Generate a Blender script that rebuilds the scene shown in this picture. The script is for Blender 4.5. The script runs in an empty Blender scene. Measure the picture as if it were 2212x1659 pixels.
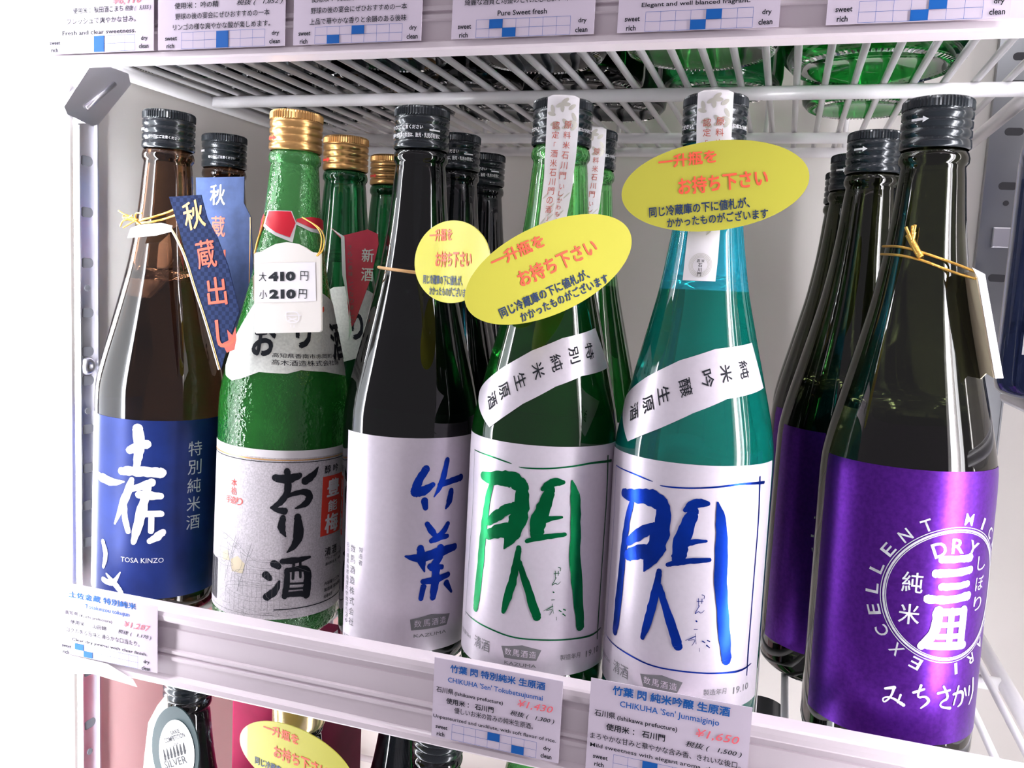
import bpy, bmesh, math, random
from mathutils import Vector, Matrix
from mathutils.geometry import tessellate_polygon
sc = bpy.context.scene
col = sc.collection
random.seed(7)
# ------------------------------------------------------------------ camera, world, lamps, exposure
cd = bpy.data.cameras.new('camera'); cam = bpy.data.objects.new('camera', cd); col.objects.link(cam)
cd.sensor_width = 36.0; cd.lens = 1858.79 / 2212 * 36; cd.clip_start = 0.01; cd.clip_end = 50
rx = Vector((0.95207026, 0.30165535, 0.05065831)); dn = Vector((0.08262683, -0.09417159, -0.99212122)); fw = Vector((-0.2945081, 0.94875485, -0.1145828))
M = Matrix((rx, -dn, -fw)).transposed().to_4x4(); M.translation = Vector((0, 0, 0.204)); cam.matrix_world = M
sc.camera = cam
w = bpy.data.worlds.new('shop'); sc.world = w; w.use_nodes = True
bgn = w.node_tree.nodes['Background']; bgn.inputs[0].default_value = (0.86, 0.80, 0.88, 1); bgn.inputs[1].default_value = 0.54
sc.view_settings.view_transform = 'Standard'; sc.view_settings.look = 'None'; sc.view_settings.gamma = 1
sc.view_settings.use_curve_mapping = False; sc.view_settings.exposure = -0.4
def area(name, loc, aim, sx, sy, power, color):
    l = bpy.data.lights.new(name, 'AREA'); l.shape = 'RECTANGLE'; l.size = sx; l.size_y = sy; l.energy = power; l.color = color
    o = bpy.data.objects.new(name, l); col.objects.link(o); o.location = loc
    o.rotation_euler = (Vector(aim) - Vector(loc)).to_track_quat('-Z', 'Y').to_euler(); return o
# shop ceiling lamps behind the photographer
area('ceiling_lamp', (-0.9, -1.6, 2.1), (-0.1, 0.5, 0.1), 0.35, 0.35, 4, (1, 0.93, 0.97))
area('ceiling_lamp', (0.7, -1.9, 2.1), (-0.1, 0.5, 0.1), 0.35, 0.35, 4, (1, 0.93, 0.97))
area('ceiling_lamp', (-0.1, -0.9, 2.1), (-0.1, 0.5, 0.1), 0.3, 0.3, 4, (1, 0.93, 0.97))
LED_LEFT, LED_TUBE = 3.6, 42.0
# ------------------------------------------------------------------ materials
MATS = {}
def mat(name, color, rough=0.5, metal=0.0, trans=0.0, ior=1.45, emit=None, noise=0.0, nscale=60, bump=0.0, bscale=200, spec=0.5, coat=0.0, rnoise=0.0, aniso=0.0):
    if name in MATS: return MATS[name]
    m = bpy.data.materials.new(name); m.use_nodes = True; nt = m.node_tree; b = nt.nodes['Principled BSDF']
    c = (*color, 1); b.inputs['Base Color'].default_value = c; b.inputs['Roughness'].default_value = rough
    b.inputs['Metallic'].default_value = metal; b.inputs['Transmission Weight'].default_value = trans; b.inputs['IOR'].default_value = ior
    b.inputs['Specular IOR Level'].default_value = spec; b.inputs['Coat Weight'].default_value = coat
    if emit: b.inputs['Emission Color'].default_value = c; b.inputs['Emission Strength'].default_value = emit
    if noise or bump or rnoise:
        tc = nt.nodes.new('ShaderNodeTexCoord')
        n = nt.nodes.new('ShaderNodeTexNoise'); n.inputs['Scale'].default_value = nscale; n.inputs['Detail'].default_value = 6
        nt.links.new(tc.outputs['Object'], n.inputs['Vector'])
        if noise:
            mx = nt.nodes.new('ShaderNodeMix'); mx.data_type = 'RGBA'; mx.blend_type = 'MULTIPLY'
            mr = nt.nodes.new('ShaderNodeMapRange'); mr.inputs['From Min'].default_value = 0.35; mr.inputs['From Max'].default_value = 0.65
            mr.inputs['To Min'].default_value = 1 - noise; mr.inputs['To Max'].default_value = 1
            nt.links.new(n.outputs[0], mr.inputs['Value']); mx.inputs[0].default_value = 1; mx.inputs[6].default_value = c
            nt.links.new(mr.outputs[0], mx.inputs[7]); nt.links.new(mx.outputs[2], b.inputs['Base Color'])
        if rnoise:
            m2 = nt.nodes.new('ShaderNodeMapRange'); m2.inputs['From Min'].default_value = 0.48; m2.inputs['From Max'].default_value = 0.7
            m2.inputs['To Min'].default_value = rough; m2.inputs['To Max'].default_value = rough + rnoise
            nt.links.new(n.outputs[0], m2.inputs['Value']); nt.links.new(m2.outputs[0], b.inputs['Roughness'])
        if bump:
            n3 = nt.nodes.new('ShaderNodeTexNoise'); n3.inputs['Scale'].default_value = bscale; nt.links.new(tc.outputs['Object'], n3.inputs['Vector'])
            bp = nt.nodes.new('ShaderNodeBump'); bp.inputs['Strength'].default_value = bump; bp.inputs['Distance'].default_value = 0.0006
            nt.links.new(n3.outputs[0], bp.inputs['Height']); nt.links.new(bp.outputs[0], b.inputs['Normal'])
    MATS[name] = m; return m
PAINT = mat('cabinet_white_paint', (0.90, 0.86, 0.83), 0.45, noise=0.06, nscale=6, bump=0.1, bscale=90)
PINK_SPILL = mat('pink_reflection_paint', (0.95, 0.60, 0.61), 0.4)  # pink reflected light painted in as a wall colour
STEEL = mat('brushed_steel', (0.72, 0.71, 0.77), 0.34, 1.0, rnoise=0.12, nscale=30)
DSTEEL = mat('dull_steel', (0.33, 0.34, 0.36), 0.32, 1.0, rnoise=0.15, nscale=30)
SHELFW = mat('white_coated_wire', (0.86, 0.84, 0.87), 0.28, bump=0.15, bscale=300, coat=0.3)
RAILM = mat('lilac_white_plastic', (0.68, 0.60, 0.65), 0.38, noise=0.05, nscale=12, coat=0.15)
CARD = mat('laminated_ticket_card', (0.62, 0.54, 0.65), 0.22, noise=0.02, nscale=20, coat=0.25)
PAPER = mat('white_paper', (0.82, 0.79, 0.82), 0.5, noise=0.05, nscale=150)
PEARL = mat('pearl_foil_paper', (0.70, 0.64, 0.72), 0.36, 0.35, noise=0.04, nscale=400)
WASHI = mat('grey_fibre_paper', (0.66, 0.62, 0.66), 0.55, noise=0.28, nscale=1100)
WASHIG = mat('pale_fibre_paper', (0.78, 0.80, 0.75), 0.5, noise=0.14, nscale=700)
BLUEL = mat('royal_blue_label_paper', (0.010, 0.028, 0.17), 0.42, 0.2, spec=.35, noise=0.25, nscale=60)
PURPLE = mat('violet_foil_label', (0.125, 0.022, 0.34), 0.33, 0.85, noise=0.25, nscale=500)
NAVY = mat('navy_check_card', (0.012, 0.025, 0.09), 0.6, spec=.15)
INK = mat('black_ink', (0.012, 0.014, 0.02), 0.6, spec=.2); GREYINK = mat('grey_ink', (0.16, 0.16, 0.17), 0.5)
WHITEINK = mat('white_ink', (0.85, 0.85, 0.88), 0.45); SILVER = mat('silver_foil', (0.80, 0.81, 0.86), 0.38, 0.55, noise=0.25, nscale=200)
GREENF = mat('green_foil', (0.0, 0.20, 0.06), 0.26, 0.85, noise=0.4, nscale=35); BLUEF = mat('blue_foil', (0.004, 0.05, 0.52), 0.26, 0.85, noise=0.5, nscale=30)
TICKBLUE = mat('ticket_blue_ink', (0.008, 0.10, 0.38), 0.55, spec=.2); PRICERED = mat('price_red_ink', (0.90, 0.14, 0.18), 0.5)
REDINK = mat('vermilion_ink', (0.80, 0.06, 0.04), 0.4); RUST = mat('rust_red_ink', (0.50, 0.09, 0.06), 0.5)
GOLDINK = mat('gold_ink', (0.75, 0.42, 0.16), 0.35, 0.4); PALEGOLD = mat('pale_gold_ink', (0.85, 0.75, 0.38), 0.4, 0.2)
YELLOW = mat('yellow_laminated_card', (0.54, 0.51, 0.06), 0.35, coat=0.25); SIGNRED = mat('sign_red_ink', (0.95, 0.13, 0.07), 0.4); SIGNBLUE = mat('sign_navy_ink', (0.015, 0.04, 0.12), 0.4)
CAPB = mat('black_cap_metal', (0.012, 0.017, 0.022), 0.25, 0.3, coat=0.4); CAPG = mat('gold_cap_metal', (0.72, 0.42, 0.16), 0.28, 0.9)
CAPGS = mat('pale_gold_cap_metal', (0.80, 0.64, 0.36), 0.22, 0.9)
GOLDCORD = mat('gold_cord', (0.80, 0.45, 0.10), 0.3, 0.8, bump=0.6, bscale=1200); RUBBER = mat('tan_rubber', (0.62, 0.36, 0.16), 0.5)
TAGPL = mat('cream_tag_plastic', (0.76, 0.72, 0.68), 0.4); TAPE = mat('white_sticker', (0.83, 0.80, 0.83), 0.3); REDP = mat('red_paper', (0.72, 0.015, 0.04), 0.45)
BEIGE = mat('beige_card', (0.62, 0.54, 0.38), 0.5); GREYL = mat('foil_leaf_print', (0.58, 0.56, 0.50), 0.35, 0.3)
MAROON = mat('maroon_carton_paper', (0.22, 0.008, 0.05), 0.6, spec=.15, noise=0.2, nscale=40); LEDM_L = mat('led_diffuser_left', (0.93, 0.97, 1.0), emit=LED_LEFT); LEDM_R = mat('led_diffuser_right', (0.97, 0.96, 1.0), emit=LED_TUBE)
DARKHOLE = mat('dark_slot', (0.05, 0.05, 0.06), 0.6)
# navy card with a fine checker print
_nt = NAVY.node_tree; _b = _nt.nodes['Principled BSDF']; _ck = _nt.nodes.new('ShaderNodeTexChecker'); _tc = _nt.nodes.new('ShaderNodeTexCoord')
_ck.inputs['Scale'].default_value = 420; _ck.inputs[1].default_value = (0.005, 0.014, 0.06, 1); _ck.inputs[2].default_value = (0.014, 0.03, 0.10, 1)
_mp = _nt.nodes.new('ShaderNodeMapping'); _mp.inputs['Scale'].default_value = (1, 0.001, 1); _mp.inputs['Location'].default_value = (0, 0.0005, 0)
_nt.links.new(_tc.outputs['Object'], _mp.inputs[0]); _nt.links.new(_mp.outputs[0], _ck.inputs[0]); _nt.links.new(_ck.outputs[0], _b.inputs['Base Color'])
def glass(name, color, trans=0.92, rough=0.012, frost=0.10, drops=0.0, ior=1.5, top=None, level=218):
    m = bpy.data.materials.new(name); m.use_nodes = True; nt = m.node_tree; b = nt.nodes['Principled BSDF']; L = nt.links
    b.inputs['Base Color'].default_value = (*color, 1);
    if top:   # the empty neck above the liquid shows the glass's own colour
        tc = nt.nodes.new('ShaderNodeTexCoord'); sp = nt.nodes.new('ShaderNodeSeparateXYZ'); L.new(tc.outputs['Object'], sp.inputs[0])
        gt = nt.nodes.new('ShaderNodeMath'); gt.operation = 'GREATER_THAN'; gt.inputs[1].default_value = level*.001; L.new(sp.outputs[2], gt.inputs[0])
        mx = nt.nodes.new('ShaderNodeMix'); mx.data_type = 'RGBA'; mx.inputs[6].default_value = (*color, 1); mx.inputs[7].default_value = (*top, 1); L.new(gt.outputs[0], mx.inputs[0]); L.new(mx.outputs[2], b.inputs['Base Color'])
    b.inputs['IOR'].default_value = ior; b.inputs['Transmission Weight'].default_value = trans
    b.inputs['Roughness'].default_value = rough
    tc = nt.nodes.new('ShaderNodeTexCoord'); n = nt.nodes.new('ShaderNodeTexNoise'); n.inputs['Scale'].default_value = 26; n.inputs['Detail'].default_value = 9; n.inputs['Roughness'].default_value = 0.7
    L.new(tc.outputs['Object'], n.inputs['Vector'])
    mr = nt.nodes.new('ShaderNodeMapRange'); mr.inputs['From Min'].default_value = 0.50; mr.inputs['From Max'].default_value = 0.72; mr.inputs['To Min'].default_value = rough; mr.inputs['To Max'].default_value = rough + frost * 1.0
    L.new(n.outputs[0], mr.inputs['Value']); L.new(mr.outputs[0], b.inputs['Roughness'])
    m3 = nt.nodes.new('ShaderNodeMapRange'); m3.inputs['From Min'].default_value = 0.55; m3.inputs['From Max'].default_value = 0.8; m3.inputs['To Min'].default_value = trans; m3.inputs['To Max'].default_value = trans - frost
    L.new(n.outputs[0], m3.inputs['Value']); L.new(m3.outputs[0], b.inputs['Transmission Weight'])
    if drops:
        v = nt.nodes.new('ShaderNodeTexNoise'); v.inputs['Scale'].default_value = 330; v.inputs['Detail'].default_value = 2; L.new(tc.outputs['Object'], v.inputs['Vector'])
        bp = nt.nodes.new('ShaderNodeBump'); bp.inputs['Strength'].default_value = drops; bp.inputs['Distance'].default_value = 0.0009; L.new(v.outputs[0], bp.inputs['Height']); L.new(bp.outputs[0], b.inputs['Normal'])
    return m
G_BROWN = glass('brown_glass', (0.045, 0.02, 0.010), 0.95, top=(.11, .05, .025), level=208); G_DARK = glass('dark_bottle_glass', (0.010, 0.013, 0.016), 0.94)
G_GREEN = glass('leaf_green_glass', (0.035, 0.30, 0.045), 0.70, 0.05, 0.2, 0.9, top=(.13, .52, .15), level=225); G_MID = glass('deep_green_glass', (0.008, 0.13, 0.016), 0.86, top=(.16, .62, .16))
G_TEAL = glass('turquoise_glass', (0.004, 0.26, 0.21), 0.74, top=(.03, .50, .68)); G_OLIVE = glass('olive_black_glass', (0.012, 0.015, 0.006), 0.95, top=(.02, .024, .008), level=167)
G_BGREEN = glass('back_green_glass', (0.015, 0.16, 0.05), 0.85)
G_UP = glass('clear_green_glass', (0.008, 0.20, 0.025), 0.96, 0.01, 0.03)
AIR = mat('clear_inner_glass', (1, 1, 1), 0.02, trans=1.0, ior=1.5)
# ------------------------------------------------------------------ helpers
def link(o, parent=None):
    col.objects.link(o)
    if parent is not None: o.parent = parent
    return o
def tag(o, label=None, cat=None, group=None, kind=None):
    if label: o['label'] = label
    if cat: o['category'] = cat
    if group: o['group'] = group
    if kind: o['kind'] = kind
    return o
def mesh(name, v, f, m, parent=None, smooth=False, mats=None, mi=None, clean=False):
    me = bpy.data.meshes.new(name); me.from_pydata([tuple(p) for p in v], [], f)
    for k in (mats or [m]): me.materials.append(k)
    if mi: me.polygons.foreach_set('material_index', mi)
    if smooth: me.polygons.foreach_set('use_smooth', [True] * len(f))
    me.update(); return link(bpy.data.objects.new(name, me), parent)
def empty(name, loc, label, cat, group=None, rot=(0, 0, 0)):
    o = bpy.data.objects.new(name, None); o.empty_display_size = 0.02; link(o); o.location = loc; o.rotation_euler = rot
    return tag(o, label, cat, group)
class MB:
    def __init__(s): s.v = []; s.f = []
    def box(s, a, b):
        x0, y0, z0 = a; x1, y1, z1 = b; n = len(s.v)
        s.v += [(x0,y0,z0),(x1,y0,z0),(x1,y1,z0),(x0,y1,z0),(x0,y0,z1),(x1,y0,z1),(x1,y1,z1),(x0,y1,z1)]
        s.f += [tuple(n+i for i in q) for q in ((0,3,2,1),(4,5,6,7),(0,1,5,4),(1,2,6,5),(2,3,7,6),(3,0,4,7))]; return s
    def tube(s, pts, r, seg=8, closed=False, cap=True):
        pts = [Vector(p) for p in pts]; N = len(pts); rings = []; up = None
        for i, p in enumerate(pts):
            a = pts[i-1] if (i or closed) else p; b = pts[(i+1) % N] if (i < N-1 or closed) else p
            t = (b - a).normalized()
            if up is None: up = t.orthogonal().normalized()
            up = (up - t * up.dot(t)).normalized(); sd = t.cross(up); n = len(s.v); rr = r[i] if isinstance(r, (list, tuple)) else r
            s.v += [p + (up * math.cos(k*2*math.pi/seg) + sd * math.sin(k*2*math.pi/seg)) * rr for k in range(seg)]; rings.append(n)
        for i in range(N if closed else N-1):
            a, b = rings[i], rings[(i+1) % N]
            for k in range(seg): s.f.append((a+k, a+(k+1)%seg, b+(k+1)%seg, b+k))
        if cap and not closed:
            s.f.append(tuple(rings[0]+k for k in reversed(range(seg)))); s.f.append(tuple(rings[-1]+k for k in range(seg)))
        return s
    def lathe(s, prof, seg=64, c=(0, 0, 0), knurl=None, flip=False):
        n = len(s.v); idx = []
        for i, (r, z) in enumerate(prof):
            if r < 1e-6: idx.append([len(s.v)] * seg); s.v.append((c[0], c[1], c[2]+z)); continue
            row = []
            for k in range(seg):
                a = 2*math.pi*k/seg; rr = r - (0.00045 if (knurl and i in knurl and k % 2) else 0)
                row.append(len(s.v)); s.v.append((c[0]+rr*math.cos(a), c[1]+rr*math.sin(a), c[2]+z))
            idx.append(row)
        for i in range(len(prof)-1):
            A, B = idx[i], idx[i+1]
            for k in range(seg):
                q = [A[k], A[(k+1)%seg], B[(k+1)%seg], B[k]]; u = []
                [u.append(x) for x in q if x not in u]
                if len(u) > 2: s.f.append(tuple(reversed(u)) if flip else tuple(u))
        return s
    def poly(s, pts, y0, y1):
        """extruded outline in x-z between y0 and y1"""
        n = len(s.v); N = len(pts); s.v += [(x, y0, z) for x, z in pts] + [(x, y1, z) for x, z in pts]
        s.f.append(tuple(n+i for i in range(N))); s.f.append(tuple(n+N+i for i in reversed(range(N))))
        for i in range(N): s.f.append((n+i, n+(i+1)%N, n+N+(i+1)%N, n+N+i))
        return s
    def build(s, name, m, parent=None, smooth=False): return mesh(name, s.v, s.f, m, parent, smooth)
def bevel(o, w=0.001, seg=2):
    md = o.modifiers.new('edge', 'BEVEL'); md.width = w; md.segments = seg; md.limit_method = 'ANGLE'; return o
# --- flat print: polygons in millimetres mapped onto a surface
def chaikin(p, n=2):
    for _ in range(n):
        q = [p[0]]
        for i in range(len(p)-1):
            a, b = p[i], p[i+1]; q += [tuple(a[k]*.75+b[k]*.25 for k in range(len(a))), tuple(a[k]*.25+b[k]*.75 for k in range(len(a)))]
        q.append(p[-1]); p = q
    return p
def stroke(pts, ws, smooth=2):
    """one brush stroke as (verts, faces) in mm"""
    p = [(a[0], a[1], w) for a, w in zip(pts, ws)]
    if len(p) > 2: p = chaikin(p, smooth)
    v = []; f = []; rnd = random.Random(len(pts)*13+int(abs(pts[0][0])*10)); N = len(p)
    for i, (x, y, w) in enumerate(p):
        a = p[max(0, i-1)]; b = p[min(N-1, i+1)]; dx, dy = b[0]-a[0], b[1]-a[1]; l = math.hypot(dx, dy) or 1; nx, ny = -dy/l, dx/l
        j = w * 0.06 if w > 1.2 else 0; e1 = rnd.uniform(-j, j); e2 = rnd.uniform(-j, j)
        v += [(x+nx*(w/2+e1), y+ny*(w/2+e1)), (x-nx*(w/2+e2), y-ny*(w/2+e2))]
        if i: n = 2*i; f.append((n-2, n-1, n+1, n))
    for e, sgn in ((0, -1), (N-1, 1)):
        x, y, w = p[e]
        if w < 0.8: continue
        a = p[0] if e == 0 else p[-2]; b = p[1] if e == 0 else p[-1]; an = math.atan2(b[1]-a[1], b[0]-a[0]) + (math.pi if e == 0 else 0)
        n = len(v); v += [(x + math.cos(an+t)*w/2*rnd.uniform(.9, 1.05), y + math.sin(an+t)*w/2) for t in [math.pi*(k/6-.5) for k in range(7)]]; f.append(tuple(range(n, n+7)))
    return v, f
def join(parts):
    V = []; F = []
    for v, f in parts:
        n = len(V); V += v; F += [tuple(i+n for i in q) for q in f]
    return V, F
def xf(vf, x=0, y=0, rot=0, sx=1, sy=None):
    sy = sx if sy is None else sy; c, s = math.cos(rot), math.sin(rot)
    return [(x + p[0]*sx*c - p[1]*sy*s, y + p[0]*sx*s + p[1]*sy*c, p[2] if len(p) > 2 else 0) for p in vf[0]], vf[1]
_tc = {}
def glyphs(s, bold=0.0, shear=0.0):
    k = (s, bold, shear)
    if bold and not s.isascii():
        if k not in _tc:
            V, F, a, b, c, d = glyphs(s, 0.0, shear); q = bold*.75
            V2, F2 = join([([(x+i*q, y+j*q, n*.00002) for x, y in V], F) for n, (i, j) in enumerate(((0, 0), (-1, -.6), (1, .6), (-.6, 1), (.6, -1)))][:(5 if bold > .02 else 3)])
            _tc[k] = (V2, F2, a-q, b+q, c-q, d+q)
        return _tc[k]
    if k not in _tc:
        cu = bpy.data.curves.new('t', 'FONT'); cu.body = s; cu.size = 1; cu.offset = bold; cu.shear = shear; cu.resolution_u = 3 if len(s) < 4 else 2; cu.fill_mode = 'FRONT'
        o = bpy.data.objects.new('t', cu); col.objects.link(o)
        dg = bpy.context.evaluated_depsgraph_get(); me = bpy.data.meshes.new_from_object(o.evaluated_get(dg))
        V = [(v.co.x, v.co.y) for v in me.vertices]; F = [tuple(p.vertices) for p in me.polygons]
        bpy.data.objects.remove(o); bpy.data.curves.remove(cu); bpy.data.meshes.remove(me)
        xs = [a for a, b in V] or [0, 1]; ys = [b for a, b in V] or [0, 1]
        _tc[k] = (V, F, min(xs), max(xs), min(ys), max(ys))
    return _tc[k]
def text(s, x0, y0, x1, y1=None, h=None, bold=0.02, shear=0.0):
    """run of text from baseline (x0,y0) to (x1,y1); h = cap height in mm (default keeps the aspect)"""
    V, F, a, b, c, d = glyphs(s, bold, shear); y1 = y0 if y1 is None else y1
    L = math.hypot(x1-x0, y1-y0); sx = L/(b-a); sy = sx if h is None else h/(d-c)
    return xf(([(p[0]-a, *p[1:]) for p in V], F), x0, y0, math.atan2(y1-y0, x1-x0), sx, sy)
def char(s, cx, cy, w, h=None, rot=0.0, bold=0.02, shear=0.0):
    """one glyph (or run) centred at cx,cy filling w x h mm"""
    V, F, a, b, c, d = glyphs(s, bold, shear); h = w if h is None else h
    if s in '、。「」・ー': k = w*0.95; sx = sy = k; ox, oy = (a+b)/2, (c+d)/2
    else: sx, sy, ox, oy = w/(b-a), h/(d-c), (a+b)/2, (c+d)/2
    return xf(([(p[0]-ox, p[1]-oy, *p[2:]) for p in V], F), cx, cy, rot, sx, sy)
def column(s, x, ytop, size, pitch, bold=0.02, x2=None, wf=0.95):
    n = len(s); x2 = x if x2 is None else x2
    return join([char(c, x+(x2-x)*i/max(1, n-1), ytop-size/2-i*pitch, size*wf, size*0.95, bold=bold) for i, c in enumerate(s) if c != ' '])
def rect(x0, y0, x1, y1): return [(x0, y0), (x1, y0), (x1, y1), (x0, y1)], [(0, 1, 2, 3)]
def shape(pts): return list(pts), [tuple(range(len(pts)))]
def ellipse(cx, cy, a, b, n=64, rot=0): return xf(shape([(a*math.cos(2*math.pi*k/n), b*math.sin(2*math.pi*k/n)) for k in range(n)]), cx, cy, rot)
def frame(x0, y0, x1, y1, w): return join([rect(x0, y0, x1, y0+w), rect(x0, y1-w, x1, y1), rect(x0, y0+w, x0+w, y1-w), rect(x1-w, y0+w, x1, y1-w)])
def decal(name, vf, mp, m, parent, cell=3.0, cellz=None, eps=0.0, thick=0.0):
    V, F = vf; bm = bmesh.new(); bv = [bm.verts.new((p[0], p[1], p[2] if len(p) > 2 else 0)) for p in V]
    for f in F:
        if len(set(f)) > 2:
            try: bm.faces.new([bv[i] for i in f])
            except ValueError: pass
    big = [f for f in bm.faces if len(f.verts) > 4]
    if big: bmesh.ops.triangulate(bm, faces=big, ngon_method='EAR_CLIP')
    if cell:
        for ax, cl in ((0, cell), (1, cellz or cell)):
            if not bm.verts: continue
            lo = min(v.co[ax] for v in bm.verts); hi = max(v.co[ax] for v in bm.verts); k = math.ceil(lo/cl)
            while k*cl < hi:
                no = (1, 0, 0) if ax == 0 else (0, 1, 0); co = (k*cl, 0, 0) if ax == 0 else (0, k*cl, 0)
                bmesh.ops.bisect_plane(bm, geom=bm.verts[:]+bm.edges[:]+bm.faces[:], dist=1e-5, plane_co=co, plane_no=no); k += 1
    for v in bm.verts: v.co = mp(v.co.x, v.co.y, eps + v.co.z)
    bmesh.ops.recalc_face_normals(bm, faces=bm.faces[:]) if thick else None
    me = bpy.data.meshes.new(name); bm.to_mesh(me); bm.free(); me.materials.append(m)
    if cell: me.polygons.foreach_set('use_smooth', [True]*len(me.polygons))
    o = link(bpy.data.objects.new(name, me), parent)
    if name in ('small_print', 'leaf_print', 'brewery_drawing_print', 'taste_chart_print', 'taste_mark_print', 'side_character_print', 'black_print'): o['kind'] = 'stuff'
    if thick: md = o.modifiers.new('t', 'SOLIDIFY'); md.thickness = thick; md.offset = 0
    return o
def flat(o, u, v, n):
    """plane map: origin, unit right, unit up, unit towards the viewer (all Vectors, metres)"""
    return lambda s, t, e: o + u*(s*.001) + v*(t*.001) + n*e
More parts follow.
